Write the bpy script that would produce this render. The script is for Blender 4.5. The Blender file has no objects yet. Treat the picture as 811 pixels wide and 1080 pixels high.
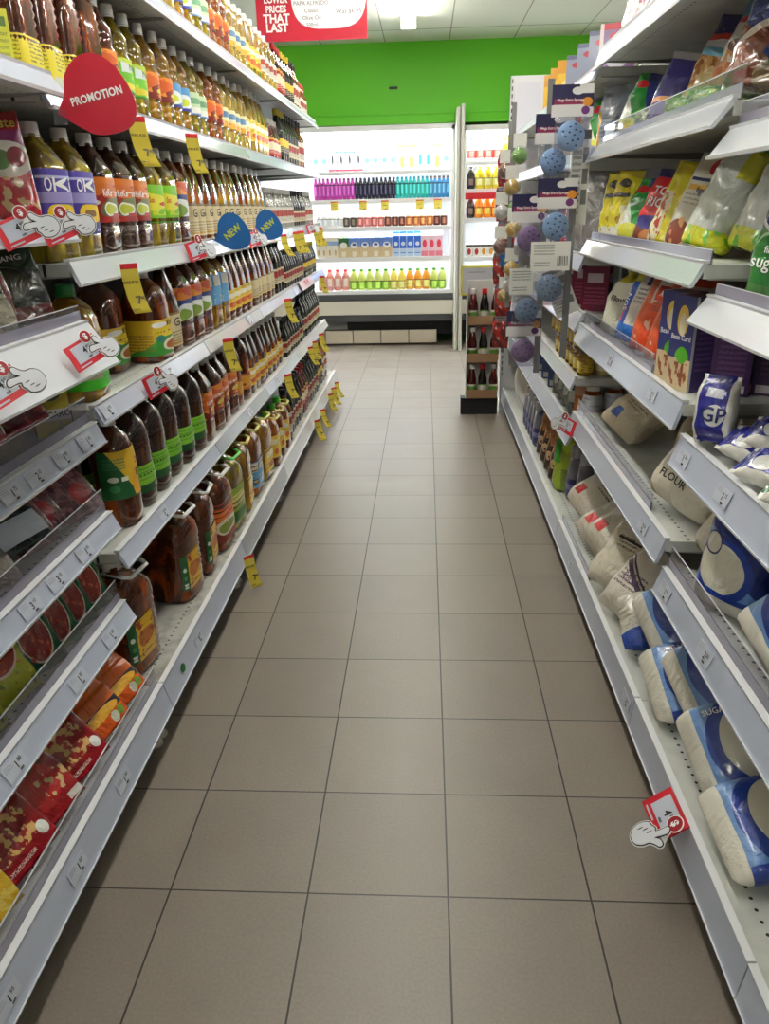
import bpy, bmesh, math, random
from mathutils import Vector, Matrix, Euler, noise
random.seed(7)
PI = math.pi
SC = bpy.context.scene
COL = SC.collection

# ------------------------------------------------------------------ colours and materials
def lin(c):
    r = []
    for v in c[:3]:
        v = v / 255.0
        r.append(v / 12.92 if v <= 0.04045 else ((v + 0.055) / 1.055) ** 2.4)
    return (r[0], r[1], r[2], 1.0)

class N:
    """tiny helper round a node tree"""
    def __init__(s, mat):
        s.t = mat.node_tree; s.n = s.t.nodes; s.l = s.t.links
    def add(s, kind, **kw):
        x = s.n.new(kind)
        for k, v in kw.items(): setattr(x, k, v)
        return x
    def put(s, sock, v):
        if isinstance(v, bpy.types.NodeSocket): s.l.new(v, sock)
        else: sock.default_value = v
    def math(s, op, a, b=0.0, c=None):
        x = s.add('ShaderNodeMath', operation=op)
        s.put(x.inputs[0], a); s.put(x.inputs[1], b)
        if c is not None: s.put(x.inputs[2], c)
        return x.outputs[0]
    def mix(s, f, a, b):
        x = s.add('ShaderNodeMix', data_type='RGBA')
        s.put(x.inputs[0], f); s.put(x.inputs[6], a); s.put(x.inputs[7], b)
        return x.outputs[2]

MATS = {}
def mat(name, col=(200, 200, 200), rough=.5, metal=0, trans=0, coat=0, emit=0, crinkle=0, ior=1.45, dirt=0, alpha=1, spec=.5):
    if name in MATS: return MATS[name]
    m = bpy.data.materials.new(name); m.use_nodes = True
    n = N(m); b = n.n['Principled BSDF']
    c = lin(col)
    b.inputs['Base Color'].default_value = c
    b.inputs['Roughness'].default_value = rough; b.inputs['Metallic'].default_value = metal
    b.inputs['Transmission Weight'].default_value = trans; b.inputs['IOR'].default_value = ior
    b.inputs['Coat Weight'].default_value = coat; b.inputs['Coat Roughness'].default_value = .08
    b.inputs['Specular IOR Level'].default_value = spec
    b.inputs['Alpha'].default_value = alpha
    if emit:
        b.inputs['Emission Color'].default_value = c; b.inputs['Emission Strength'].default_value = emit
    if dirt:
        g = n.add('ShaderNodeTexCoord'); t = n.add('ShaderNodeTexNoise')
        t.inputs['Scale'].default_value = 9; t.inputs['Detail'].default_value = 6
        n.l.new(g.outputs['Object'], t.inputs['Vector'])
        f = n.math('MULTIPLY', n.math('SUBTRACT', t.outputs['Fac'], .42), dirt * 3)
        x = n.add('ShaderNodeClamp'); n.l.new(f, x.inputs[0])
        n.l.new(n.mix(x.outputs[0], c, tuple(v * .55 for v in c[:3]) + (1,)), b.inputs['Base Color'])
    if crinkle: add_crinkle(n, b, crinkle)
    MATS[name] = m
    return m

def add_crinkle(n, b, k):
    g = n.add('ShaderNodeTexCoord'); t = n.add('ShaderNodeTexNoise')
    t.inputs['Scale'].default_value = 11; t.inputs['Detail'].default_value = 3; t.inputs['Distortion'].default_value = 2.2
    n.l.new(g.outputs['Object'], t.inputs['Vector'])
    bp = n.add('ShaderNodeBump'); bp.inputs['Strength'].default_value = min(1, k * 1.3); bp.inputs['Distance'].default_value = .022
    n.l.new(t.outputs['Fac'], bp.inputs['Height']); n.l.new(bp.outputs[0], b.inputs['Normal'])

def clear(name, tint=(246, 247, 250), gloss=.05, a=.02, rough=.03):
    """clear thin plastic: mostly transparent with a glossy sheen"""
    if name in MATS: return MATS[name]
    m = bpy.data.materials.new(name); m.use_nodes = True
    n = N(m); out = n.n['Material Output']; n.n.remove(n.n['Principled BSDF'])
    tr = n.add('ShaderNodeBsdfTransparent'); tr.inputs[0].default_value = lin(tint)
    gl = n.add('ShaderNodeBsdfGlossy'); gl.inputs['Roughness'].default_value = rough
    df = n.add('ShaderNodeBsdfDiffuse'); df.inputs[0].default_value = lin(tint)
    m1 = n.add('ShaderNodeMixShader'); m1.inputs[0].default_value = a
    n.l.new(tr.outputs[0], m1.inputs[1]); n.l.new(df.outputs[0], m1.inputs[2])
    m2 = n.add('ShaderNodeMixShader')
    fr = n.add('ShaderNodeLayerWeight'); fr.inputs[0].default_value = .5
    n.l.new(n.math('ADD', n.math('MULTIPLY', n.math('POWER', fr.outputs['Facing'], 4.0), .45), gloss), m2.inputs[0])
    n.l.new(m1.outputs[0], m2.inputs[1]); n.l.new(gl.outputs[0], m2.inputs[2])
    n.l.new(m2.outputs[0], out.inputs[0])
    MATS[name] = m
    return m

def oil(name, col, deep):
    """coloured oil seen through a plastic bottle: glossy, part translucent"""
    if name in MATS: return MATS[name]
    m = bpy.data.materials.new(name); m.use_nodes = True
    n = N(m); b = n.n['Principled BSDF']
    lw = n.add('ShaderNodeTexCoord'); t = n.add('ShaderNodeTexNoise'); t.inputs['Scale'].default_value = 14
    t.inputs['Distortion'].default_value = 1.5
    mp = n.add('ShaderNodeMapping'); mp.inputs['Scale'].default_value = (1, 1, .3)
    n.l.new(lw.outputs['Object'], mp.inputs[0]); n.l.new(mp.outputs[0], t.inputs['Vector'])
    ramp = n.add('ShaderNodeMapRange'); ramp.inputs[1].default_value = .4; ramp.inputs[2].default_value = .62
    n.l.new(t.outputs['Fac'], ramp.inputs[0])
    n.l.new(n.mix(ramp.outputs[0], lin(deep), lin(col)), b.inputs['Base Color'])
    b.inputs['Roughness'].default_value = .13
    b.inputs['Coat Weight'].default_value = 1; b.inputs['Coat Roughness'].default_value = .03
    b.inputs['Transmission Weight'].default_value = .35; b.inputs['IOR'].default_value = 1.35
    bp = n.add('ShaderNodeBump'); bp.inputs['Strength'].default_value = .25; bp.inputs['Distance'].default_value = .01
    n.l.new(t.outputs['Fac'], bp.inputs['Height']); n.l.new(bp.outputs[0], b.inputs['Normal'])
    MATS[name] = m
    return m

def design(name, base, layers=(), rough=.4, coat=0, crinkle=0, trans=0):
    """printed artwork from shapes in UV space.
    ('r',u0,v0,u1,v1,col)  ('e',u,v,ru,rv,col[,deg])  ('d',u,v,a,b,col) half plane a*(U-u)+b*(V-v)>0
    ('n',scale,thr,col,u0,v0,u1,v1) mottled patch    ('t',u0,v0,u1,v1,rows,col) lines of small print"""
    if name in MATS: return MATS[name]
    m = bpy.data.materials.new(name); m.use_nodes = True
    n = N(m); b = n.n['Principled BSDF']
    uv = n.add('ShaderNodeTexCoord'); sp = n.add('ShaderNodeSeparateXYZ')
    n.l.new(uv.outputs['UV'], sp.inputs[0]); U, V = sp.outputs[0], sp.outputs[1]
    cur = lin(base)
    def rect(u0, v0, u1, v1):
        a = n.math('MULTIPLY', n.math('GREATER_THAN', U, u0), n.math('LESS_THAN', U, u1))
        c = n.math('MULTIPLY', n.math('GREATER_THAN', V, v0), n.math('LESS_THAN', V, v1))
        return n.math('MULTIPLY', a, c)
    for L in layers:
        k = L[0]
        if k == 'r': f = rect(*L[1:5]); c = L[5]
        elif k == 'e':
            a = math.radians(L[6]) if len(L) > 6 else 0
            du = n.math('SUBTRACT', U, L[1]); dv = n.math('SUBTRACT', V, L[2])
            if a:
                x = n.math('ADD', n.math('MULTIPLY', du, math.cos(a)), n.math('MULTIPLY', dv, math.sin(a)))
                y = n.math('SUBTRACT', n.math('MULTIPLY', dv, math.cos(a)), n.math('MULTIPLY', du, math.sin(a)))
            else: x, y = du, dv
            x = n.math('DIVIDE', x, L[3]); y = n.math('DIVIDE', y, L[4])
            f = n.math('LESS_THAN', n.math('ADD', n.math('MULTIPLY', x, x), n.math('MULTIPLY', y, y)), 1.0); c = L[5]
        elif k == 'd':
            f = n.math('ADD', n.math('MULTIPLY', n.math('SUBTRACT', U, L[1]), L[3]), n.math('MULTIPLY', n.math('SUBTRACT', V, L[2]), L[4]))
            f = n.math('GREATER_THAN', f, 0.0); c = L[5]
        elif k == 'n':
            t = n.add('ShaderNodeTexNoise'); t.inputs['Scale'].default_value = L[1]; t.inputs['Detail'].default_value = 2
            n.l.new(uv.outputs['UV'], t.inputs['Vector'])
            f = n.math('GREATER_THAN', t.outputs['Fac'], L[2]); c = L[3]
            if len(L) > 4: f = n.math('MULTIPLY', f, rect(*L[4:8]))
        elif k == 't':
            t = n.add('ShaderNodeTexNoise'); t.inputs['Scale'].default_value = 60; t.inputs['Detail'].default_value = 0
            n.l.new(uv.outputs['UV'], t.inputs['Vector'])
            rowf = n.math('FRACT', n.math('MULTIPLY', n.math('SUBTRACT', V, L[2]), L[5] / (L[4] - L[2])))
            f = n.math('MULTIPLY', n.math('GREATER_THAN', t.outputs['Fac'], .47), n.math('GREATER_THAN', rowf, .5))
            f = n.math('MULTIPLY', f, rect(*L[1:5])); c = L[6]
        elif k == 'b':   # bar code: upright bars
            t = n.add('ShaderNodeTexNoise', noise_dimensions='1D'); t.inputs['Scale'].default_value = L[5]; t.inputs['Detail'].default_value = 0
            n.l.new(U, t.inputs['W'])
            f = n.math('MULTIPLY', n.math('GREATER_THAN', t.outputs['Fac'], .5), rect(*L[1:5])); c = (25, 25, 28)
        cur = n.mix(f, cur, lin(c))
    if isinstance(cur, bpy.types.NodeSocket): n.l.new(cur, b.inputs['Base Color'])
    else: b.inputs['Base Color'].default_value = cur
    b.inputs['Roughness'].default_value = rough; b.inputs['Coat Weight'].default_value = coat
    b.inputs['Coat Roughness'].default_value = .1
    if crinkle: add_crinkle(n, b, crinkle)
    MATS[name] = m
    return m

# ------------------------------------------------------------------ mesh helpers
def finish(bm, name, mats, smooth=True):
    me = bpy.data.meshes.new(name)
    bm.normal_update(); bm.to_mesh(me); bm.free()
    for x in (mats if isinstance(mats, (list, tuple)) else [mats]): me.materials.append(x)
    if smooth: me.polygons.foreach_set('use_smooth', [True] * len(me.polygons))
    me.update()
    return me

def box(bm, x0, y0, z0, x1, y1, z1, mi=0, uv=None, bev=0):
    xs, ys, zs = sorted((x0, x1)), sorted((y0, y1)), sorted((z0, z1))
    v = [bm.verts.new((xs[i], ys[j], zs[k])) for i in (0, 1) for j in (0, 1) for k in (0, 1)]
    q = [(0, 1, 3, 2), (4, 6, 7, 5), (0, 4, 5, 1), (2, 3, 7, 6), (0, 2, 6, 4), (1, 5, 7, 3)]
    fs = []
    for a in q:
        f = bm.faces.new([v[i] for i in a]); f.material_index = mi; fs.append(f)
    if bev:
        es = list({e for f in fs for e in f.edges})
        r = bmesh.ops.bevel(bm, geom=es, offset=bev, segments=2, affect='EDGES', profile=.5)
        for f in r['faces']: f.material_index = mi
    return fs

def prism(bm, pts, axis, a, b, mi=0):
    """closed profile pts swept along an axis from a to b; axis 'y': pts are (x,z); 'x': (y,z); 'z': (x,y)"""
    def P(p, t):
        return {'y': (p[0], t, p[1]), 'x': (t, p[0], p[1]), 'z': (p[0], p[1], t)}[axis]
    A = [bm.verts.new(P(p, a)) for p in pts]; B = [bm.verts.new(P(p, b)) for p in pts]
    n = len(pts); fs = [bm.faces.new(A[::-1]), bm.faces.new(B)]
    for i in range(n): fs.append(bm.faces.new((A[i], A[(i + 1) % n], B[(i + 1) % n], B[i])))
    for f in fs: f.material_index = mi
    return fs

def tube(bm, pts, r, n=8, mi=0, flat=1.0):
    pts = [Vector(p) for p in pts]; rings = []
    for i, p in enumerate(pts):
        d = (pts[min(i + 1, len(pts) - 1)] - pts[max(i - 1, 0)]).normalized()
        u = d.orthogonal().normalized() if abs(d.y) > .999 else d.cross(Vector((0, 1, 0))).normalized()
        w = d.cross(u)
        rings.append([bm.verts.new(p + (u * math.cos(t) + w * math.sin(t) * flat) * r) for t in [2 * PI * k / n for k in range(n)]])
    for a, b in zip(rings, rings[1:]):
        for k in range(n):
            f = bm.faces.new((a[k], a[(k + 1) % n], b[(k + 1) % n], b[k])); f.material_index = mi
    bm.faces.new(rings[0][::-1]).material_index = mi; bm.faces.new(rings[-1]).material_index = mi

def interp(rows, z):
    if z <= rows[0][0]: return rows[0][1:]
    for a, b in zip(rows, rows[1:]):
        if z <= b[0]:
            t = (z - a[0]) / max(1e-9, b[0] - a[0])
            return tuple(p + (q - p) * t for p, q in zip(a[1:], b[1:]))
    return rows[-1][1:]

def sell(t, rx, ry, e):
    c, s = math.cos(t), math.sin(t)
    return (rx * math.copysign(abs(c) ** (2 / e), c), ry * math.copysign(abs(s) ** (2 / e), s))

def wob(p, amp, fr, seed):
    if not amp: return Vector(p)
    p = Vector(p); q = p * fr + Vector((seed, seed * 1.7, seed * .3))
    return p + Vector((noise.noise(q), noise.noise(q + Vector((9, 3, 1))), noise.noise(q + Vector((2, 8, 5))) * .6)) * amp

def loft(bm, rows, e=2.0, n=24, uv='front', res=0, amp=0, fr=12, seed=0, mi=0):
    """skin round a vertical axis; rows are (z, half width x, half depth y); front is -y"""
    if res:
        z0, z1 = rows[0][0], rows[-1][0]
        zs = sorted(set([r[0] for r in rows] + [z0 + (z1 - z0) * i / res for i in range(res + 1)]))
        rows = [(z,) + tuple(interp(rows, z)) for z in zs]
    L = bm.loops.layers.uv.verify()
    RX = max(r[1] for r in rows); z0 = rows[0][0]; H = rows[-1][0] - z0
    rings = []
    for z, rx, ry in rows:
        ring = []
        for k in range(n):
            t = 2 * PI * (k + .5) / n - PI / 2
            x, y = sell(t, rx, ry, e)
            v = bm.verts.new(wob((x, y, z), amp, fr, seed)); ring.append((v, k, z, x))
        rings.append(ring)
    for a, b in zip(rings, rings[1:]):
        for k in range(n):
            q = [a[k], a[(k + 1) % n], b[(k + 1) % n], b[k]]
            f = bm.faces.new([w[0] for w in q]); f.material_index = mi
            for lp, w in zip(f.loops, q):
                if uv == 'front': u = .5 + w[3] / (2 * RX)
                else:
                    kk = w[1] if not (k == n - 1 and w[1] == 0) else n
                    u = (kk + .5) / n
                lp[L].uv = (u, (w[2] - z0) / max(H, 1e-6))
    for ring, rev in ((rings[0], True), (rings[-1], False)):
        vs = [w[0] for w in ring]
        f = bm.faces.new(vs[::-1] if rev else vs); f.material_index = mi
        for lp in f.loops:
            lp[L].uv = (.5 + lp.vert.co.x / (2 * RX), 0.01 if rev else .99)
    return rows

TXT = {}
def text2d(s, bold=.02):
    """letters as flat faces, height about 1 (caps), centred"""
    if s in TXT: return TXT[s]
    cu = bpy.data.curves.new('t', 'FONT'); cu.body = s; cu.size = 1.4; cu.offset = bold; cu.resolution_u = 2
    cu.align_x = 'CENTER'; cu.align_y = 'CENTER'
    ob = bpy.data.objects.new('t', cu)
    me = bpy.data.meshes.new_from_object(ob)
    r = ([tuple(v.co[:2]) for v in me.vertices], [tuple(p.vertices) for p in me.polygons])
    bpy.data.objects.remove(ob); bpy.data.curves.remove(cu); bpy.data.meshes.remove(me)
    TXT[s] = r
    return r

def put_text(bm, s, F, u0, v0, h, W, H, mi, rot=0, step=.008, sq=1.0, bold=.02, rise=0.0):
    """write s on surface F(u,v) -> point, letters h metres tall, W,H the surface size in metres"""
    vs, fs = text2d(s, bold)
    tb = bmesh.new()
    V = [tb.verts.new((x * h * sq, y * h, 0)) for x, y in vs]
    for f in fs:
        try: tb.faces.new([V[i] for i in f])
        except ValueError: pass
    if step:
        xs = [v.co.x for v in tb.verts]; x = min(xs) + step
        while x < max(xs):
            bmesh.ops.bisect_plane(tb, geom=tb.verts[:] + tb.edges[:] + tb.faces[:], plane_co=(x, 0, 0), plane_no=(1, 0, 0)); x += step
    c, sn = math.cos(rot), math.sin(rot)
    mp = {}
    for v in tb.verts:
        x, y = v.co.x * c - v.co.y * sn, v.co.x * sn + v.co.y * c
        mp[v] = bm.verts.new(F(u0 + x / W, v0 + y / H))
    for f in tb.faces:
        g = bm.faces.new([mp[v] for v in f.verts]); g.material_index = mi
    tb.free()

def flat_shape(bm, pts, z0, z1, mi=0, mi_side=None):
    """outline (x,y) extruded between z0 and z1"""
    fs = prism(bm, pts, 'z', z0, z1, mi)
    if mi_side is not None:
        for f in fs[2:]: f.material_index = mi_side
    return fs

# ------------------------------------------------------------------ objects
THINGS = []
def obj(name, me, parent=None, loc=(0, 0, 0), rot=(0, 0, 0), scale=None):
    o = bpy.data.objects.new(name, me); COL.objects.link(o)
    o.location = loc; o.rotation_euler = rot
    if scale: o.scale = scale
    if parent: o.parent = parent
    return o

def struct(name, me, loc=(0, 0, 0)):
    o = obj(name, me, None, loc); o['kind'] = 'structure'
    return o

def put(kind, loc, rot=0, desc='', cat='', place='', group=None, scale=None):
    """stand one thing, with all its parts, in the scene"""
    if not isinstance(rot, (tuple, list, Euler)): rot = (0, 0, rot)
    root = obj(kind['name'], kind.get('mesh'), None, loc, rot, scale)
    made = [root]
    for p in kind.get('parts', ()):          # (name, mesh, index of parent, label)
        c = obj(p[0], p[1], made[p[2] if len(p) > 2 else 0])
        if len(p) > 3 and p[3]: c['label'] = p[3]
        made.append(c)
    root['category'] = cat or kind.get('cat', 'thing')
    THINGS.append((root, desc or kind.get('desc', ''), place, group))
    return root

ORD = 'first second third fourth fifth sixth seventh eighth ninth tenth eleventh twelfth thirteenth fourteenth fifteenth sixteenth seventeenth eighteenth nineteenth twentieth'.split()
def ordw(i):
    if i < 20: return ORD[i]
    t = {2: 'twenty', 3: 'thirty', 4: 'forty', 5: 'fifty'}[(i + 1) // 10]
    return t + 'ieth' if False else (t[:-1] + 'ieth' if (i + 1) % 10 == 0 else t + '-' + ORD[(i + 1) % 10 - 1])

def label_all():
    groups = {}
    for r, d, p, g in THINGS: groups.setdefault((d, p), []).append((r, g))
    for (d, p), rs in groups.items():
        if len(rs) == 1:
            rs[0][0]['label'] = (d + (', ' if 'shelf' in p else ' ') + p).strip()
            if rs[0][1]: rs[0][0]['group'] = rs[0][1]
            continue
        ys = [r.location.y for r, g in rs]; xs = [r.location.x for r, g in rs]
        along = max(ys) - min(ys) > max(xs) - min(xs)
        rs.sort(key=lambda a: (a[0].location.y if along else a[0].location.x, a[0].location.z))
        for i, (r, g) in enumerate(rs):
            r['label'] = d + (', ' if 'shelf' in p else ' ') + p + ', ' + ordw(i) + (' from near end' if along else ' from left')
            r['group'] = g or (d + ' ' + p)
# ------------------------------------------------------------------ camera and picture settings
cam = bpy.data.cameras.new('camera'); co = bpy.data.objects.new('camera', cam); COL.objects.link(co)
cam.sensor_width = 36; cam.sensor_fit = 'AUTO'; cam.lens = 789.575 / 1080 * 36; cam.clip_start = .02
Rr = Vector((0.9985015686, 0.0502117130, -0.0217577888)); Uu = Vector((0.0012419077, 0.3767032312, 0.9263331654)); Ff = Vector((-0.0547090044, 0.9249721399, -0.3760764089))
co.matrix_world = Matrix(((Rr.x, Uu.x, -Ff.x, -0.047113), (Rr.y, Uu.y, -Ff.y, -1.170333), (Rr.z, Uu.z, -Ff.z, 1.359230), (0, 0, 0, 1)))
SC.camera = co
SC.view_settings.view_transform = 'Standard'; SC.view_settings.look = 'None'; SC.view_settings.gamma = 1
SC.view_settings.exposure = 0.7
try: SC.view_settings.use_curve_mapping = False
except Exception: pass
SC.cycles.use_denoising = True
SC.cycles.max_bounces = 8; SC.cycles.transparent_max_bounces = 12; SC.cycles.transmission_bounces = 5
SC.cycles.caustics_reflective = False; SC.cycles.caustics_refractive = False; SC.cycles.sample_clamp_indirect = 6
w = bpy.data.worlds.new('world'); SC.world = w; w.use_nodes = True
w.node_tree.nodes['Background'].inputs[0].default_value = (.8, .9, 1, 1); w.node_tree.nodes['Background'].inputs[1].default_value = .1

# ------------------------------------------------------------------ room
def floor_mat():
    m = bpy.data.materials.new('floor_tile'); m.use_nodes = True
    n = N(m); b = n.n['Principled BSDF']
    tc = n.add('ShaderNodeTexCoord'); sp = n.add('ShaderNodeSeparateXYZ'); n.l.new(tc.outputs['Object'], sp.inputs[0])
    def d(s, width):
        x = n.math('FRACT', n.math('ADD', n.math('DIVIDE', s, .3), 100.5))
        return n.math('LESS_THAN', n.math('ABSOLUTE', n.math('SUBTRACT', x, .5)), width)
    gx = d(sp.outputs[0], .0068); gy = d(sp.outputs[1], .0058)
    g = n.math('MAXIMUM', gx, gy)
    def cell(s): return n.math('FLOOR', n.math('DIVIDE', s, .3))
    cv = n.add('ShaderNodeCombineXYZ'); n.l.new(cell(sp.outputs[0]), cv.inputs[0]); n.l.new(cell(sp.outputs[1]), cv.inputs[1])
    wn = n.add('ShaderNodeTexWhiteNoise'); n.l.new(cv.outputs[0], wn.inputs['Vector'])
    t1 = n.add('ShaderNodeTexNoise'); t1.inputs['Scale'].default_value = 160; t1.inputs['Detail'].default_value = 3
    t2 = n.add('ShaderNodeTexNoise'); t2.inputs['Scale'].default_value = 5; t2.inputs['Detail'].default_value = 5
    n.l.new(tc.outputs['Object'], t1.inputs[0]); n.l.new(tc.outputs['Object'], t2.inputs[0])
    f = n.math('ADD', n.math('MULTIPLY', t1.outputs['Fac'], .55), n.math('ADD', n.math('MULTIPLY', t2.outputs['Fac'], .35), n.math('MULTIPLY', wn.outputs['Value'], .16)))
    cl = n.mix(f, lin((97, 89, 82)), lin((143, 133, 122)))
    n.l.new(n.mix(g, cl, lin((34, 28, 25))), b.inputs['Base Color'])
    n.put(b.inputs['Roughness'], n.math('ADD', n.math('MULTIPLY', t2.outputs['Fac'], .2), .28))
    bp = n.add('ShaderNodeBump'); bp.inputs['Strength'].default_value = .6; bp.inputs['Distance'].default_value = .003
    n.l.new(n.math('SUBTRACT', n.math('MULTIPLY', t1.outputs['Fac'], .12), g), bp.inputs['Height']); n.l.new(bp.outputs[0], b.inputs['Normal'])
    return m
def ceil_mat():
    m = bpy.data.materials.new('ceiling_board'); m.use_nodes = True
    n = N(m); b = n.n['Principled BSDF']
    tc = n.add('ShaderNodeTexCoord'); sp = n.add('ShaderNodeSeparateXYZ'); n.l.new(tc.outputs['Object'], sp.inputs[0])
    def d(s, p, o):
        x = n.math('FRACT', n.math('ADD', n.math('DIVIDE', s, p), o))
        return n.math('LESS_THAN', n.math('ABSOLUTE', n.math('SUBTRACT', x, .5)), .008)
    g = n.math('MAXIMUM', d(sp.outputs[0], .6, 10.2), d(sp.outputs[1], 1.2, 10.1))
    n.l.new(n.mix(g, lin((222, 226, 212)), lin((150, 152, 140))), b.inputs['Base Color'])
    b.inputs['Roughness'].default_value = .8
    return m
bm = bmesh.new(); box(bm, -5, -5, -.06, 5, 8, 0); struct('floor', finish(bm, 'floor', floor_mat(), False))
bm = bmesh.new(); box(bm, -5, -5, 2.8, 5, 8, 2.9); struct('ceiling', finish(bm, 'ceiling', ceil_mat(), False))
green = mat('green_paint', (88, 184, 12), .5); cream = mat('cream_paint', (205, 205, 195), .7)
bm = bmesh.new(); box(bm, -5, 7.75, 0, 5, 7.85, 2.8); struct('wall_back', finish(bm, 'wall_back', green, False))
bm = bmesh.new(); box(bm, -5.1, -5, 0, -5, 8, 2.8); struct('wall_left', finish(bm, 'wall_left', cream, False))
bm = bmesh.new(); box(bm, 5, -5, 0, 5.1, 8, 2.8); struct('wall_right', finish(bm, 'wall_right', cream, False))
bm = bmesh.new(); box(bm, -5, -5.1, 0, 5, -5, 2.8); struct('wall_front', finish(bm, 'wall_front', cream, False))
# green boxed-in panel above the chillers, with its stepped lower trim
bm = bmesh.new(); box(bm, -5, 6.98, 2.2, 5, 7.75, 2.8)
box(bm, -5, 6.95, 2.11, .24, 7.75, 2.2); box(bm, .32, 6.95, 2.11, 5, 7.75, 2.2); box(bm, -5, 6.94, 2.19, .24, 7.0, 2.205); box(bm, .32, 6.94, 2.19, 5, 7.0, 2.205)
struct('wall_bulkhead', finish(bm, 'wall_bulkhead', green, False))
bm = bmesh.new(); box(bm, -.39, 6.965, 2.41, -.31, 6.985, 2.43)
put(dict(name='vent_slot', mesh=finish(bm, 'vent_slot', mat('black_plastic', (18, 18, 20), .5), False)), (0, 0, 0), 0, 'small black slot plate', 'vent', 'high on the green wall')

# ------------------------------------------------------------------ ceiling lamps
white_m = mat('white_enamel', (232, 233, 230), .35)
lampm = mat('lamp_glow', (255, 252, 244), .5, emit=LAMP if 'LAMP' in globals() else 34)
def batten():
    bm = bmesh.new(); box(bm, -.045, -.62, -.05, .045, .62, 0, bev=.006)
    box(bm, -.06, -.62, -.095, .06, -.60, 0); box(bm, -.06, .60, -.095, .06, .62, 0)
    root = finish(bm, 'batten_lamp', white_m, False)
    ps = []
    for s in (-1, 1):
        bm = bmesh.new(); tube(bm, [(s * .034, -.60, -.072), (s * .034, .60, -.072)], .014, 12)
        ps.append(('lamp_tube', finish(bm, 'lamp_tube', lampm), 0, 'glowing white tube'))
    return dict(name='batten_lamp', mesh=root, parts=ps, cat='ceiling light')
BAT = batten()
for i, y in enumerate((-3.4, .1, 1.6, 2.85, 4.1, 5.35)):
    put(BAT, (-.18, y, 2.8), 0, 'twin tube batten lamp', 'ceiling light', 'over the aisle', 'batten lamps over the aisle')
for x in (-2.1, 2.0):
    for i, y in enumerate((-3.0, -.6, 1.8, 4.2)):
        put(BAT, (x, y, 2.8), 0, 'twin tube batten lamp', 'ceiling light', 'over the %s neighbouring aisle' % ('left' if x < 0 else 'right'), 'batten lamps over the neighbouring aisles')

# ------------------------------------------------------------------ shelving
steel = design('shelf_steel_fallback', (205, 206, 200))
def shelf_mat(name, col, dots=True, dirt=.15):
    m = bpy.data.materials.new(name); m.use_nodes = True
    n = N(m); b = n.n['Principled BSDF']
    tc = n.add('ShaderNodeTexCoord'); sp = n.add('ShaderNodeSeparateXYZ'); n.l.new(tc.outputs['Object'], sp.inputs[0])
    t = n.add('ShaderNodeTexNoise'); t.inputs['Scale'].default_value = 14; t.inputs['Detail'].default_value = 8; n.l.new(tc.outputs['Object'], t.inputs[0])
    x = n.add('ShaderNodeClamp'); n.l.new(n.math('MULTIPLY', n.math('SUBTRACT', t.outputs['Fac'], .45), dirt * 10), x.inputs[0])
    cur = n.mix(x.outputs[0], lin(col), lin(tuple(v * .74 for v in col)))
    if dots:
        fy = n.math('SUBTRACT', n.math('FRACT', n.math('DIVIDE', sp.outputs[1], .025)), .5)
        # one row of punched holes 55 mm behind the front lip (object x is distance from the lip)
        fx = n.math('DIVIDE', n.math('SUBTRACT', n.math('ABSOLUTE', sp.outputs[0]), .055), .025)
        r = n.math('ADD', n.math('MULTIPLY', fy, fy), n.math('MULTIPLY', fx, fx))
        cur = n.mix(n.math('LESS_THAN', r, .022), cur, lin((20, 20, 20)))
    n.l.new(cur, b.inputs['Base Color']); b.inputs['Roughness'].default_value = .42
    return m
DECK = shelf_mat('shelf_deck', (198, 200, 194)); DECKOLD = shelf_mat('worn_deck', (172, 172, 164), True, .5)
RAIL = mat('rail_plastic', (186, 194, 212), .28, coat=.4, dirt=.12); RAILB = mat('rail_bright', (214, 218, 226), .16, coat=.8)
RAILG = mat('rail_grey', (158, 163, 170), .3, coat=.5, dirt=.2)
LIPM = mat('rail_lip', (235, 237, 240), .25)
CLR = clear('acrylic', (236, 236, 242), .05, .05); RIMM = mat('riser_edge_highlight', (206, 208, 214), .2, coat=.5); CLRB = mat('riser_base', (120, 118, 134), .25, coat=.5)
PANEL = mat('back_panel', (120, 118, 112), .6); UPR = mat('upright', (176, 178, 176), .45)
BRK = mat('bracket_grey', (150, 150, 146), .5); FOOT = mat('foot_white', (205, 200, 190), .5)

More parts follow.
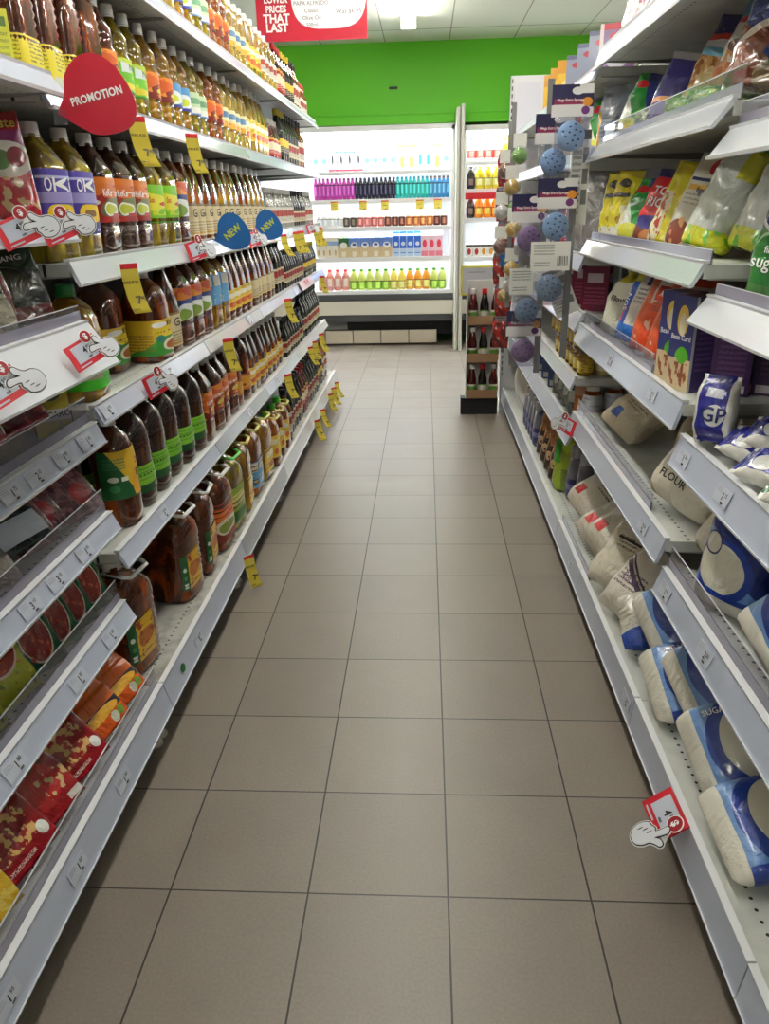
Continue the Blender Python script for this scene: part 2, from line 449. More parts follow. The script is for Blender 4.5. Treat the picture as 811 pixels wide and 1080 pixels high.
def gondola(name, desc, a, y0, y1, xb, shelves, base, top, label_extra=''):
    """one bay of shelving. a=+1 faces +x; shelves: dicts(z, xf, rail(dx,h), riser, mat)"""
    root = bpy.data.objects.new(name, None); COL.objects.link(root); root.location = (xb, (y0 + y1) / 2, 0)
    root['category'] = 'shelving'; root['label'] = desc; root['group'] = 'bays of shelving'
    ym = (y0 + y1) / 2; hw = (y1 - y0) / 2
    bm = bmesh.new(); box(bm, 0, -hw, .05, -a * .02, hw, top); obj('back_panel', finish(bm, 'back_panel', PANEL, False), root)
    for s in (-1, 1):
        bm = bmesh.new(); box(bm, a * .0, s * hw - s * .001, 0, a * .035, s * (hw - .025), top); obj('upright', finish(bm, 'upright', UPR, False), root)
    for sh in shelves:
        xf = sh['xf']; z = sh['z']; dx, h = sh.get('rail', (.022, .042)); isb = sh.get('base', False)
        so = obj('base_shelf' if isb else 'shelf', None, root, (xf - a * dx - xb, 0, z)) if False else None
        D = abs(xf - xb) - dx
        bm = bmesh.new(); box(bm, 0, -hw + .002, -.026, -a * D, hw - .002, 0)
        for s in (-1, 1):     # folded side brackets
            b0 = s * (hw - .004); b1 = s * (hw - .012)
            hb = .012
            prism(bm, [(-a * .01, -.026), (-a * D, -.026), (-a * D, -.026 - hb * 1.6), (-a * .01, -.026 - hb * .25)], 'y', b0, b1, 1)
        if isb:
            box(bm, -a * .06, -hw + .002, -.026, -a * .075, hw - .002, -z + .06)
        me = finish(bm, 'shelf', [sh.get('mat', DECK), BRK], False)
        so = obj('base_shelf' if isb else 'shelf', me, root, (xf - a * dx - xb, 0, z))
        # slanted price rail in one or more lengths
        cuts = sh.get('cuts', [0, 1]); rm = sh.get('railmat', RAIL); rm = rm if isinstance(rm, (list, tuple)) else [rm]
        for i, (c0, c1) in enumerate(zip(cuts, cuts[1:])):
            bm = bmesh.new(); yy0 = -hw + .003 + c0 * (2 * hw - .006); yy1 = -hw + .003 + c1 * (2 * hw - .006) - (.004 if i < len(cuts) - 2 else 0)
            b = z - h + .006
            prism(bm, [(a * dx, -h + .006), (a * .002, .006), (-a * .006, .004), (-a * .004, -.004), (a * (dx - .008), -h + .004)], 'y', yy0, yy1)
            prism(bm, [(a * .003, .004), (a * .006, .010), (-a * .010, .010), (-a * .010, .003)], 'y', yy0, yy1, 1)
            prism(bm, [(a * dx, -h + .006), (a * (dx + .004), -h + .008), (a * (dx + .002), -h + .002), (a * (dx - .008), -h + .002)], 'y', yy0, yy1, 1)
            obj('price_rail', finish(bm, 'price_rail', [rm[i % len(rm)], LIPM], False), so)
        if sh.get('riser'):
            r0, r1, rh = sh['riser']
            yy0 = -hw + r0 * 2 * hw; yy1 = -hw + r1 * 2 * hw
            bm = bmesh.new(); box(bm, -a * .0135, yy0 + .004, .002, -a * .0155, yy1 - .004, rh)
            box(bm, -a * .0132, yy0 + .004, rh - .0002, -a * .0158, yy1 - .004, rh + .0016, 1)  # added pale strip: highlight along the clear top edge, put into the colour
            obj('clear_riser', finish(bm, 'clear_riser', [CLR, RIMM], False), so)
            bm = bmesh.new(); prism(bm, [(-a * .0105, .0005), (-a * .0133, .0005), (-a * .0133, .03), (-a * .0118, .03)], 'y', yy0 + .004, yy1 - .004)
            obj('riser_channel', finish(bm, 'riser_channel', CLRB, False), so)
    for s in (-1, 1):
        bm = bmesh.new(); loft(bm, [(0, .018, .018), (.008, .018, .018), (.01, .008, .008), (.075, .008, .008)], n=12)
        obj('foot', finish(bm, 'foot', FOOT), root, (abs(base - xb) * a - a * .055, s * (hw - .02), 0))
    return root

LY = [-.44, .49, 1.42, 2.35, 3.28, 4.21, 4.68]
XB = -1.27
def LS(z, rm=RAIL, xf=-.795, **k): return dict(z=z, xf=xf, railmat=rm, **k)
def LB(**k): return dict(z=.18, xf=-.735, rail=(.022, .075), base=True, **k)
gondola('shelving_unit', 'nearest left shelving bay with clear lips holding spice packets', 1, LY[0], LY[1], XB,
        [LB(riser=(0, 1, .06)), LS(.435, riser=(0, 1, .065), rail=(.024, .046)), LS(.68, riser=(0, 1, .065), rail=(.02, .042)), LS(.905, riser=(0, 1, .065), rail=(.02, .044)),
         LS(1.135, RAILB, -.735, rail=(.06, .088), riser=(0, 1, .04)), LS(1.345, RAIL, -.78, rail=(.02, .04)), LS(1.612, RAIL, -.755, rail=(.032, .04))], -.735, 2.05)
far = [(.57, RAIL, RAILG), (.94, RAIL, RAILG), (1.262, RAILB, RAILB), (1.60, RAIL, RAILB), (1.925, RAIL, RAIL)]
bays = ['second left shelving bay, three shelves of cooking oil below eye level', 'middle left shelving bay of cooking oil with hanging blue discs', 'left shelving bay of oil next beyond the blue discs',
        'left shelving bay of dark sauce bottles near the far end', 'narrow left shelving bay at the far end beside the chiller']
for i in range(5):
    gondola('shelving_unit', bays[i], 1, LY[i + 1], LY[i + 2], XB,
            [LB(mat=DECKOLD, railmat=[RAIL, RAILG][i % 2] if i < 2 else RAILB)] +
            [LS(z, r1 if i != 1 else r2, rail=(.022, .042 if z < 1.2 or z > 1.5 else .05)) for z, r1, r2 in far], -.735, 2.05)

XR = .98
def RS(z, rm=RAIL, xf=.5, **k): return dict(z=z, xf=xf, railmat=rm, **k)
def RB(**k): return dict(z=.165, xf=.484, rail=(.012, .085), base=True, **k)
gondola('shelving_unit', 'nearest right shelving bay with sugar bags and small blue sachets', -1, -.75, .47, XR,
        [RB(mat=DECK, cuts=[0, .4, 1], railmat=[RAIL, RAIL]), RS(.545, riser=(.2, 1, .06), rail=(.02, .06)), RS(.872, rail=(.022, .065)), RS(1.17, RAILB, riser=(0, 1, .03), rail=(.04, .05)),
         RS(1.48, RAILB, rail=(.04, .05), riser=(0, 1, .05)), RS(1.80, RAIL, rail=(.03, .05))], .484, 2.05)
gondola('shelving_unit', 'second right shelving bay with flour bags on a half empty shelf', -1, .47, 1.67, XR,
        [RB(cuts=[0, .62, 1], riser=(.55, 1, .04)), RS(.615, riser=(.15, 1, .055), rail=(.02, .06)), RS(.945, riser=(.25, 1, .055), rail=(.02, .06)), RS(1.235, RAILB, riser=(0, 1, .03), rail=(.025, .045)),
         RS(1.535, RAILB, riser=(0, 1, .06), rail=(.04, .05)), RS(1.81, RAIL, rail=(.02, .055))], .484, 2.05)
gondola('shelving_unit', 'far right shelving bay behind the hanging sponges', -1, 1.67, 2.87, XR,
        [RB(cuts=[0, .35, 1]), RS(.54, rail=(.03, .06)), RS(.745, rail=(.02, .045)), RS(.98, RAILB, rail=(.03, .06)), RS(1.18, rail=(.02, .05)), RS(1.53, rail=(.02, .05)), RS(1.77, rail=(.02, .04))], .484, 1.95)
gondola('shelving_unit', 'farthest right shelving bay next to the cardboard floor display', -1, 2.87, 4.07, XR,
        [RB(), RS(.54, rail=(.03, .06)), RS(.745, rail=(.02, .045)), RS(.98, RAILB, rail=(.03, .06)), RS(1.18, rail=(.02, .05)), RS(1.53, rail=(.02, .05)), RS(1.77, rail=(.02, .04))], .484, 1.95)
# ------------------------------------------------------------------ bottles
WHITE = mat('white_plastic', (226, 226, 222), .35); BLACK = mat('black_cap', (22, 21, 22), .35)
INKB = mat('ink_black', (24, 22, 24), .6); INKW = mat('ink_white', (244, 244, 242), .5); INKR = mat('ink_red', (190, 26, 40), .5)
INKG = mat('ink_green', (30, 110, 45), .5); INKY = mat('ink_yellow', (222, 214, 50), .5); INKN = mat('ink_navy', (28, 36, 96), .5)
INKP = mat('ink_purple', (90, 40, 100), .5)
OBROWN = oil('oil_brown', (168, 78, 22), (78, 32, 9)); ODARK = oil('oil_dark', (112, 56, 24), (46, 22, 11)); OAMBER = oil('oil_amber', (206, 118, 28), (126, 62, 14))
OGOLD = oil('oil_gold', (216, 164, 40), (134, 92, 18)); OPALE = oil('oil_pale', (236, 208, 98), (164, 130, 44)); OLIME = oil('oil_olive', (200, 176, 36), (116, 94, 14))
OBLACK = oil('sauce_black', (44, 26, 20), (16, 10, 9)); OCLEAR = oil('vinegar_clear', (206, 206, 196), (140, 138, 128)); ORED = oil('sauce_red', (150, 28, 22), (70, 12, 10))
OORNG = oil('sauce_orange', (214, 120, 40), (150, 66, 16))

def label_shell(rows, e, z0, z1, ac, ah, mats, texts=(), off=.0012, nu=18):
    """printed label wrapped on a bottle: ac centre angle (deg, -90 = front), ah half width (deg)"""
    bm = bmesh.new(); L = bm.loops.layers.uv.verify()
    def F(u, v, o=off):
        t = math.radians(ac + (2 * u - 1) * ah); z = z0 + (z1 - z0) * v
        rx, ry = interp(rows, z)[:2]
        x, y = sell(t, rx + o, ry + o, e)
        return Vector((x, y, z))
    nv = 4
    g = [[bm.verts.new(F(i / nu, j / nv)) for j in range(nv + 1)] for i in range(nu + 1)]
    for i in range(nu):
        for j in range(nv):
            f = bm.faces.new((g[i][j], g[i + 1][j], g[i + 1][j + 1], g[i][j + 1]))
            for lp, (a, b) in zip(f.loops, ((i, j), (i + 1, j), (i + 1, j + 1), (i, j + 1))): lp[L].uv = (a / nu, b / nv)
    rx, ry = interp(rows, (z0 + z1) / 2)[:2]
    W = sum((F((i + 1) / 40, .5) - F(i / 40, .5)).length for i in range(40))
    for t in texts:      # (string, u, v, height m, material index[, rot])
        put_text(bm, t[0], lambda u, v: F(u, v, off + .0009), t[1], t[2], t[3], W, z1 - z0, t[4], t[5] if len(t) > 5 else 0, step=.006)
    return finish(bm, 'label', mats)

def cap_mesh(r, z0, z1, m, ribs=True):
    bm = bmesh.new(); loft(bm, [(z0, r * .98, r * .98), (z0 + .001, r, r), (z1 - .002, r * .97, r * .97), (z1, r * .88, r * .88)], n=20)
    loft(bm, [(z0 - .004, r * 1.04, r * 1.04), (z0 - .001, r * 1.04, r * 1.04)], n=20)
    return finish(bm, 'cap', m, False)

BODY = {}
def body(key, rows, e, m, n=28):
    if (key, m.name) not in BODY:
        bm = bmesh.new(); loft(bm, rows, e, n, 'wrap'); BODY[(key, m.name)] = finish(bm, key, m)
    return BODY[(key, m.name)]

def bottle(shape, m, capm, lab=None, name='cooking_oil_bottle', handle=None, extra=None):
    s = SHAPES[shape]
    parts = [('cap', cap_mesh(s['cap'][0], s['cap'][1], s['cap'][2], capm))]
    if lab:
        z0, z1, ac, ah, mats, texts = lab
        parts.append(('label', label_shell(s['rows'], s['e'], z0, z1, ac, ah, mats, texts)))
    if extra:
        z0, z1, ac, ah, mats, texts = extra
        parts.append(('back_label', label_shell(s['rows'], s['e'], z0, z1, ac, ah, mats, texts)))
    if handle:
        bm = bmesh.new(); z = s['cap'][1] - .012; w_ = s['rows'][4][1] * .62; d = s['rows'][4][2]
        tube(bm, [(0, .022, z), (-.024, .012, z), (-w_, -.012, z + .012), (-w_ * .98, -d * .75, z + .010), (-w_ * .8, -d * .98, z + .004), (w_ * .8, -d * .98, z + .004),
                  (w_ * .98, -d * .75, z + .010), (w_, -.012, z + .012), (.024, .012, z), (0, .022, z)], .0055, 8, flat=1.3)
        loft(bm, [(z - .006, .025, .025), (z + .004, .025, .025)], n=16)
        parts.append(('carry_handle', finish(bm, 'carry_handle', handle)))
    return dict(name=name, mesh=body(shape, s['rows'], s['e'], m), parts=parts, h=s['cap'][2], r=s['rows'][4][2])

def ribbed(rows, z0, z1, n, amp):
    out = [r for r in rows if r[0] < z0]
    for i in range(n * 2 + 1):
        z = z0 + (z1 - z0) * i / (n * 2); rx, ry = interp(rows, z)[:2]; k = amp if i % 2 else 0
        out.append((z, rx - k, ry - k))
    return out + [r for r in rows if r[0] > z1]
r2 = [(0, .049, .043), (.006, .055, .049), (.03, .056, .05), (.066, .056, .05), (.07, .0535, .0475), (.075, .056, .05), (.188, .056, .05), (.2, .054, .048), (.236, .030, .029), (.246, .020, .020), (.26, .017, .017)]
r3 = [(0, .058, .052), (.008, .066, .06), (.03, .068, .062), (.09, .068, .062), (.10, .066, .06), (.16, .066, .06), (.19, .062, .056), (.215, .05, .046), (.235, .028, .026), (.242, .019, .019), (.25, .018, .018)]
r5 = [(z * 1.08, x * 1.15, y * 1.12) for z, x, y in [(0, .066, .06), (.01, .076, .069), (.05, .078, .071), (.1, .078, .071), (.19, .078, .071), (.225, .072, .066), (.262, .042, .04), (.272, .024, .024), (.285, .021, .021)]]
r1 = [(z, x * 1.12, y * 1.12) for z, x, y in [(0, .034, .034), (.008, .039, .039), (.03, .04, .04), (.06, .04, .04), (.068, .035, .035), (.076, .04, .04), (.145, .04, .04), (.155, .034, .034), (.175, .036, .036), (.195, .035, .035), (.222, .022, .022), (.235, .014, .014), (.25, .013, .013)]]
rg = [(0, .042, .036), (.006, .047, .041), (.04, .048, .042), (.1, .048, .042), (.14, .047, .041), (.165, .044, .038), (.205, .032, .028), (.235, .02, .019), (.25, .015, .015), (.262, .014, .014)]
rb = [(0, .044, .044), (.008, .051, .051), (.04, .052, .052), (.1, .052, .052), (.2, .052, .052), (.25, .046, .046), (.28, .03, .03), (.29, .017, .017), (.295, .016, .016)]
rs = [(0, .026, .026), (.005, .03, .03), (.02, .03, .03), (.08, .03, .03), (.12, .03, .03), (.14, .025, .025), (.165, .014, .014), (.19, .012, .012)]
rd = [(0, .034, .034), (.006, .039, .039), (.03, .039, .039), (.1, .039, .039), (.17, .039, .039), (.195, .032, .032), (.23, .016, .016), (.26, .014, .014)]
SHAPES = {
    'oil_two': dict(rows=r2, e=4.5, cap=(.019, .257, .282)), 'oil_three': dict(rows=r3, e=3.2, cap=(.022, .247, .27)),
    'oil_round': dict(rows=ribbed([(z * 1.13, x * .93, y * .93) for z, x, y in r3], .10, .20, 6, .0018), e=2.3, cap=(.021, .28, .305)),
    'oil_five': dict(rows=ribbed(r5, .02, .2, 9, .003), e=4, cap=(.027, .303, .338)), 'oil_one': dict(rows=r1, e=2.4, cap=(.016, .246, .272)),
    'oil_grip': dict(rows=rg, e=3.4, cap=(.018, .258, .282)), 'oil_ribbed': dict(rows=ribbed([(z * .93, x, y) for z, x, y in rb], .09, .24, 9, .003), e=5, cap=(.019, .27, .288)),
    'sauce': dict(rows=rs, e=2, cap=(.014, .186, .208)), 'sauce_tall': dict(rows=rd, e=2, cap=(.017, .255, .285))}

LAB = dict(
    purple=[design('lab_purple', (72, 58, 150), [('d', 0, .30, .0, -1, (44, 44, 120)), ('r', .25, .5, 1, .66, (148, 140, 196)), ('e', .62, .33, .2, .15, (232, 196, 30)), ('e', .62, .33, .07, .06, (110, 70, 20)), ('r', .3, .86, .9, .9, (190, 190, 225))]), INKW, INKR],
    know=[design('lab_know', (146, 28, 22), [('n', 3, .42, (214, 110, 24), 0, .55, 1, 1), ('r', 0, .86, 1, 1, (214, 120, 30)), ('e', .7, .36, .4, .2, (96, 110, 60), 20), ('e', .56, .3, .14, .16, (235, 235, 225)), ('e', .56, .3, .11, .12, (186, 196, 50)), ('e', .22, .45, .12, .06, (230, 225, 215)), ('r', .62, .12, 1, .2, (170, 40, 50))]), INKW, INKR],
    lime=[design('lab_lime', (120, 190, 40), [('n', 4, .5, (206, 210, 50), 0, .2, 1, .8), ('e', .5, .55, .3, .22, (220, 214, 60)), ('e', .72, .5, .08, .06, (190, 50, 30)), ('r', 0, 0, 1, .1, (70, 150, 40))]), INKR, INKG],
    letter=[design('lab_cream', (206, 190, 146), [('r', 0, .93, 1, 1, (120, 100, 60)), ('t', .1, .1, .9, .45, 4, (120, 100, 70)), ('r', .3, .06, .7, .12, (180, 140, 60))]), INKB],
    yellowgreen=[design('lab_yellowgreen', (214, 176, 44), [('d', .42, .45, 1, -.8, (60, 140, 50)), ('r', .4, .52, 1, .86, (226, 196, 50)), ('e', .74, .27, .2, .2, (235, 225, 205)), ('e', .74, .26, .15, .14, (176, 96, 40)), ('e', .5, .86, .14, .08, (240, 240, 235)), ('e', .5, .48, .09, .1, (50, 120, 110)), ('t', .02, .1, .36, .6, 6, (140, 96, 30))]), INKB],
    duo=[design('lab_duo', (28, 96, 50), [('d', .42, .4, 1, .5, (226, 184, 44)), ('e', .84, .2, .22, .22, (150, 60, 26)), ('e', .62, .25, .1, .32, (230, 170, 40)), ('e', .2, .42, .08, .06, (225, 230, 220)), ('r', .32, .37, .44, .46, (235, 235, 225)), ('e', .2, .22, .08, .08, (60, 140, 80)), ('t', .08, .6, .42, .85, 4, (70, 140, 90))]), INKB, INKR],
    green=[design('lab_green', (126, 188, 50), [('r', 0, 0, 1, .3, (26, 78, 40)), ('t', .1, .42, .8, .9, 4, (70, 140, 40)), ('r', .1, .06, .25, .24, (200, 210, 190))]), INKW],
    bigreen=[design('lab_bigreen', (58, 170, 34), [('r', .08, .22, .6, .74, (150, 150, 120)), ('t', .1, .26, .58, .72, 7, (90, 90, 70)), ('r', .6, .44, 1, .47, (34, 130, 26)), ('r', .6, .2, 1, .23, (34, 130, 26))])],
    orange=[design('lab_orange', (206, 92, 30), [('d', .35, .3, 1, -1.2, (120, 30, 20)), ('e', .74, .3, .14, .12, (210, 200, 80)), ('n', 5, .56, (226, 140, 50))]), INKW],
    orangeblue=[design('lab_orangeblue', (38, 52, 118), [('r', 0, .68, 1, 1, (222, 136, 36)), ('n', 5, .55, (206, 80, 30), 0, .68, 1, 1), ('e', .55, .3, .26, .27, (226, 228, 226)), ('e', .52, .28, .15, .17, (120, 150, 50))]), INKW],
    blueyellow=[design('lab_blueyellow', (86, 150, 196), [('r', .2, .62, .5, .96, (224, 218, 196)), ('r', .58, .62, .9, .96, (210, 206, 190)), ('n', 6, .58, (228, 200, 70), 0, 0, 1, .5)]), INKW],
    yellow=[design('lab_yellow', (222, 186, 48), [('n', 4, .55, (236, 214, 110)), ('e', .5, .72, .3, .12, (240, 235, 210)), ('e', .6, .28, .2, .14, (200, 90, 40))]), INKG],
    paleyellow=[design('lab_paleyellow', (232, 222, 176), [('r', 0, .0, 1, .3, (226, 170, 60)), ('e', .5, .65, .28, .16, (90, 130, 170)), ('n', 6, .58, (200, 120, 60), 0, 0, 1, .4)]), INKN],
    palegreen=[design('lab_palegreen', (196, 216, 176), [('r', 0, 0, 1, .3, (96, 140, 190)), ('e', .5, .2, .3, .14, (235, 235, 225)), ('e', .5, .62, .3, .14, (110, 160, 120))]), INKG],
    bluewhite=[design('lab_bluewhite', (90, 150, 200), [('e', .4, .4, .3, .3, (235, 240, 240)), ('e', .42, .36, .15, .16, (200, 210, 60)), ('r', 0, 0, 1, .12, (60, 60, 140))]), INKW],
    nat=[design('lab_nat', (110, 186, 50), [('r', .45, .6, 1, .92, (224, 232, 236)), ('n', 5, .55, (190, 210, 70)), ('e', .5, .2, .2, .1, (220, 200, 60)), ('r', 0, 0, 1, .06, (50, 130, 40))]), INKG],
    amberlow=[design('lab_amberlow', (190, 110, 36), [('e', .5, .5, .4, .35, (206, 150, 50)), ('n', 5, .56, (140, 50, 20))]), INKW],
    white=[design('lab_white', (218, 214, 204), [('e', .5, .6, .3, .18, (150, 60, 50)), ('t', .1, .1, .9, .4, 4, (110, 100, 90))]), INKB],
    red=[design('lab_red', (160, 34, 36), [('e', .5, .55, .32, .22, (230, 220, 190)), ('r', 0, .9, 1, 1, (214, 170, 60)), ('t', .15, .1, .85, .35, 3, (230, 200, 180))]), INKW],
    blackyellow=[design('lab_blackyellow', (30, 28, 28), [('r', 0, .4, 1, .75, (220, 190, 60)), ('t', .1, .1, .9, .35, 3, (200, 190, 160))]), INKW],
    creamband=[design('lab_creamband', (206, 196, 160), [('r', 0, .7, 1, 1, (40, 36, 36)), ('e', .5, .45, .25, .15, (150, 40, 40)), ('t', .1, .05, .9, .3, 3, (90, 80, 70))]), INKB],
    tag5=[design('lab_tagfive', (222, 180, 44), [('r', 0, 0, .5, 1, (28, 92, 46)), ('e', .78, .5, .2, .2, (190, 110, 40)), ('e', .25, .6, .13, .06, (220, 225, 215)), ('r', .12, .06, .38, .2, (230, 230, 225)), ('e', .25, .36, .1, .06, (80, 150, 90)), ('n', 5, .57, (160, 60, 30), .5, 0, 1, 1)]), INKW],
    orange5=[design('lab_orangefive', (222, 108, 40), [('r', 0, 0, 1, .4, (120, 40, 24)), ('e', .5, .38, .34, .2, (226, 220, 200)), ('e', .5, .36, .24, .13, (130, 150, 50)), ('r', 0, .86, 1, 1, (150, 50, 30))]), INKW],
    lime5=[design('lab_limefive', (150, 180, 50), [('r', 0, 0, 1, .3, (60, 110, 40)), ('e', .5, .6, .3, .2, (220, 220, 120))]), INKW],
)
K = {}
def defk(key, *a, **k): K[key] = bottle(*a, **k)
fa = -90
defk('purple', 'oil_two', OLIME, WHITE, (.055, .19, fa - 30, 100, LAB['purple'], [('OKi', .60, .76, .028, 1), ('100%', .62, .08, .012, 1)]))
defk('know', 'oil_two', ODARK, WHITE, (.078, .182, fa - 30, 105, LAB['know'], [('KeKnow', .62, .66, .017, 1)]))
defk('lime', 'oil_two', OLIME, WHITE, (.07, .175, fa - 30, 105, LAB['lime'], [('Sun', .5, .6, .016, 1)]))
defk('letter', 'oil_grip', OAMBER, WHITE, (.02, .125, fa - 30, 100, LAB['letter'], [('G', .3, .7, .026, 1), ('G', .62, .7, .026, 1)]))
defk('letterdark', 'oil_grip', OBROWN, WHITE, (.02, .125, fa - 30, 100, LAB['letter'], [('G', .3, .7, .026, 1), ('G', .62, .7, .026, 1)]))
defk('lettergold', 'oil_grip', OGOLD, WHITE, (.02, .125, fa - 30, 100, LAB['letter'], [('G', .3, .7, .026, 1), ('G', .62, .7, .026, 1)]))
defk('yellowgreen', 'oil_three', OBROWN, WHITE, (.022, .125, fa - 25, 105, LAB['yellowgreen'], [('KNIFE', .72, .86, .014, 1)]))
defk('duo', 'oil_round', OBROWN, WHITE, (.085, .215, fa - 25, 85, LAB['duo'], [('DUO', .8, .44, .02, 1), ('2L', .7, .7, .016, 2)]))
defk('green', 'oil_round', ODARK, WHITE, (.045, .125, fa - 30, 120, LAB['green'], [('DUO', .7, .15, .012, 1)]))
defk('bigreen', 'oil_three', OGOLD, mat('green_cap', (40, 150, 70), .35), (.03, .14, fa - 30, 120, LAB['bigreen'], []))
defk('orange', 'oil_two', OBROWN, WHITE, (.08, .18, fa - 30, 110, LAB['orange'], [('KeKnow', .6, .6, .014, 1)]))
defk('orangeblue', 'oil_two', OBROWN, WHITE, (.07, .19, fa - 30, 110, LAB['orangeblue'], []))
defk('blueyellow', 'oil_two', OGOLD, WHITE, (.09, .2, fa - 30, 110, LAB['blueyellow'], []))
defk('brownyellow', 'oil_grip', OBROWN, WHITE, (.04, .12, fa - 30, 110, LAB['yellow'], []))
defk('browncream', 'oil_grip', OBROWN, WHITE, (.04, .125, fa - 30, 110, LAB['letter'], []))
defk('amberlow', 'oil_round', OBROWN, WHITE, (.05, .12, fa - 30, 120, LAB['amberlow'], []))
defk('ribbed', 'oil_ribbed', OBROWN, mat('yellow_cap', (206, 180, 40), .4), (.012, .095, fa - 30, 170, [design('lab_plain_yellow', (222, 206, 50), [('r', .5, .08, .8, .3, (200, 205, 190)), ('t', .06, .4, .44, .86, 5, (110, 110, 40)), ('t', .56, .4, .94, .86, 5, (110, 110, 40))]), INKB], [('COOKING', .27, .86, .009, 1), ('COOKING', .75, .86, .009, 1), ('OIL', .27, .66, .009, 1)]))
defk('orangeone', 'oil_one', OBROWN, WHITE, (.078, .145, fa - 30, 120, LAB['orange'], []))
defk('nat', 'oil_one', OLIME, WHITE, (.062, .145, fa - 30, 120, LAB['nat'], [('NAT', .7, .74, .015, 1)]))
defk('orangelow', 'oil_one', OGOLD, WHITE, (.076, .145, fa - 30, 120, LAB['orange'], []))
defk('palegreen', 'oil_one', OLIME, WHITE, (.076, .145, fa - 30, 120, LAB['palegreen'], []))
defk('bluewhite', 'oil_one', OGOLD, WHITE, (.076, .145, fa - 30, 120, LAB['bluewhite'], []))
defk('amberone', 'oil_one', OAMBER, WHITE, (.076, .145, fa - 30, 120, LAB['orange'], []))
defk('paleone', 'oil_one', OPALE, WHITE, (.076, .145, fa - 30, 120, LAB['paleyellow'], []))
defk('yellowone', 'oil_grip', OPALE, WHITE, (.06, .15, fa - 30, 120, LAB['yellow'], []))
defk('clearone', 'oil_one', OPALE, WHITE, (.076, .145, fa - 30, 120, LAB['white'], []))
defk('five', 'oil_five', OBROWN, WHITE, (.045, .165, fa - 22, 30, LAB['tag5'], []), handle=WHITE)
defk('fiveorange', 'oil_five', OBROWN, mat('red_cap', (180, 30, 34), .4), (.04, .19, fa - 20, 75, LAB['orange5'], []), handle=WHITE)
defk('fivelime', 'oil_five', OLIME, mat('lime_cap', (90, 180, 60), .4), (.04, .18, fa - 20, 75, LAB['lime5'], []), handle=mat('lime_cap'))
defk('fivegold', 'oil_five', OGOLD, mat('lime_cap'), (.04, .15, fa - 0, 30, LAB['yellow'], []), handle=mat('straw_handle', (196, 186, 90), .4))
defk('fiveblue', 'oil_five', OAMBER, WHITE, (.04, .16, fa - 20, 75, LAB['blueyellow'], []), handle=mat('straw_handle'))
defk('greencap', 'oil_three', OAMBER, mat('bright_green_cap', (80, 196, 60), .35), (.05, .16, fa - 40, 45, LAB['yellow'], []), handle=mat('straw_handle'))
SA = dict(name='sauce_bottle')
defk('sauceclear', 'sauce', OCLEAR, WHITE, (.03, .115, fa - 30, 130, LAB['white'], []), **SA)
defk('saucered', 'sauce', ORED, WHITE, (.03, .115, fa - 30, 130, LAB['red'], []), **SA)
defk('sauceblack', 'sauce', OBLACK, BLACK, (.03, .115, fa - 30, 130, LAB['creamband'], []), **SA)
defk('sauceyellow', 'sauce', OBLACK, mat('yellow_cap'), (.03, .115, fa - 30, 130, LAB['blackyellow'], []), **SA)
defk('sauceorange', 'sauce', OORNG, mat('red_cap'), (.03, .115, fa - 30, 130, LAB['white'], []), **SA)
defk('tallblack', 'sauce_tall', OBLACK, BLACK, (.05, .16, fa - 30, 130, LAB['creamband'], []), **SA)
defk('tallred', 'sauce_tall', ORED, mat('red_cap'), (.05, .16, fa - 30, 130, LAB['red'], []), **SA)
defk('tallamber', 'sauce_tall', OAMBER, BLACK, (.05, .16, fa - 30, 130, LAB['white'], []), **SA)
defk('tallyellow', 'sauce_tall', OBLACK, mat('yellow_cap'), (.05, .16, fa - 30, 130, LAB['blackyellow'], []), **SA)

D_ = dict(purple='yellow oil bottle with purple sunflower label', know='dark oil bottle with red and orange label', lime='oil bottle with lime green and yellow label', letter='amber oil bottle with cream letter G label',
    letterdark='brown oil bottle with cream letter G label', lettergold='golden oil bottle with cream letter G label', yellowgreen='brown oil bottle with yellow and green label', duo='brown oil bottle with split green and yellow label',
    green='dark oil bottle with low green label', bigreen='golden oil bottle with broad bright green label', orange='brown oil bottle with orange label', orangeblue='brown oil bottle with orange and navy label', blueyellow='golden oil bottle with light blue label',
    brownyellow='brown oil bottle with low yellow label', browncream='brown oil bottle with plain cream label', amberlow='tall brown oil bottle with amber label', ribbed='square ribbed oil bottle with plain yellow label',
    orangeone='slim brown oil bottle with orange label', nat='slim yellow oil bottle with green leafy label', orangelow='slim golden oil bottle with orange label', palegreen='slim yellow oil bottle with pale green label', bluewhite='slim golden oil bottle with blue label',
    amberone='slim amber oil bottle with orange label', paleone='slim pale oil bottle with cream label', yellowone='pale oil bottle with large yellow label', clearone='slim pale oil bottle with white label',
    five='large brown handled oil bottle with narrow green label', fiveorange='large handled oil bottle, orange label, red cap', fivelime='large handled oil bottle with lime cap', fivegold='large golden handled oil bottle with small yellow label', fiveblue='large amber handled oil bottle with blue label',
    greencap='amber oil bottle with bright green cap', sauceclear='small clear bottle with white label', saucered='small red sauce bottle', sauceblack='small black sauce bottle with cream label', sauceyellow='small dark sauce bottle with yellow cap',
    sauceorange='small orange sauce bottle with red cap', tallblack='tall black sauce bottle with cream label', tallred='tall red sauce bottle', tallamber='tall amber sauce bottle with black cap', tallyellow='tall dark sauce bottle with yellow cap')

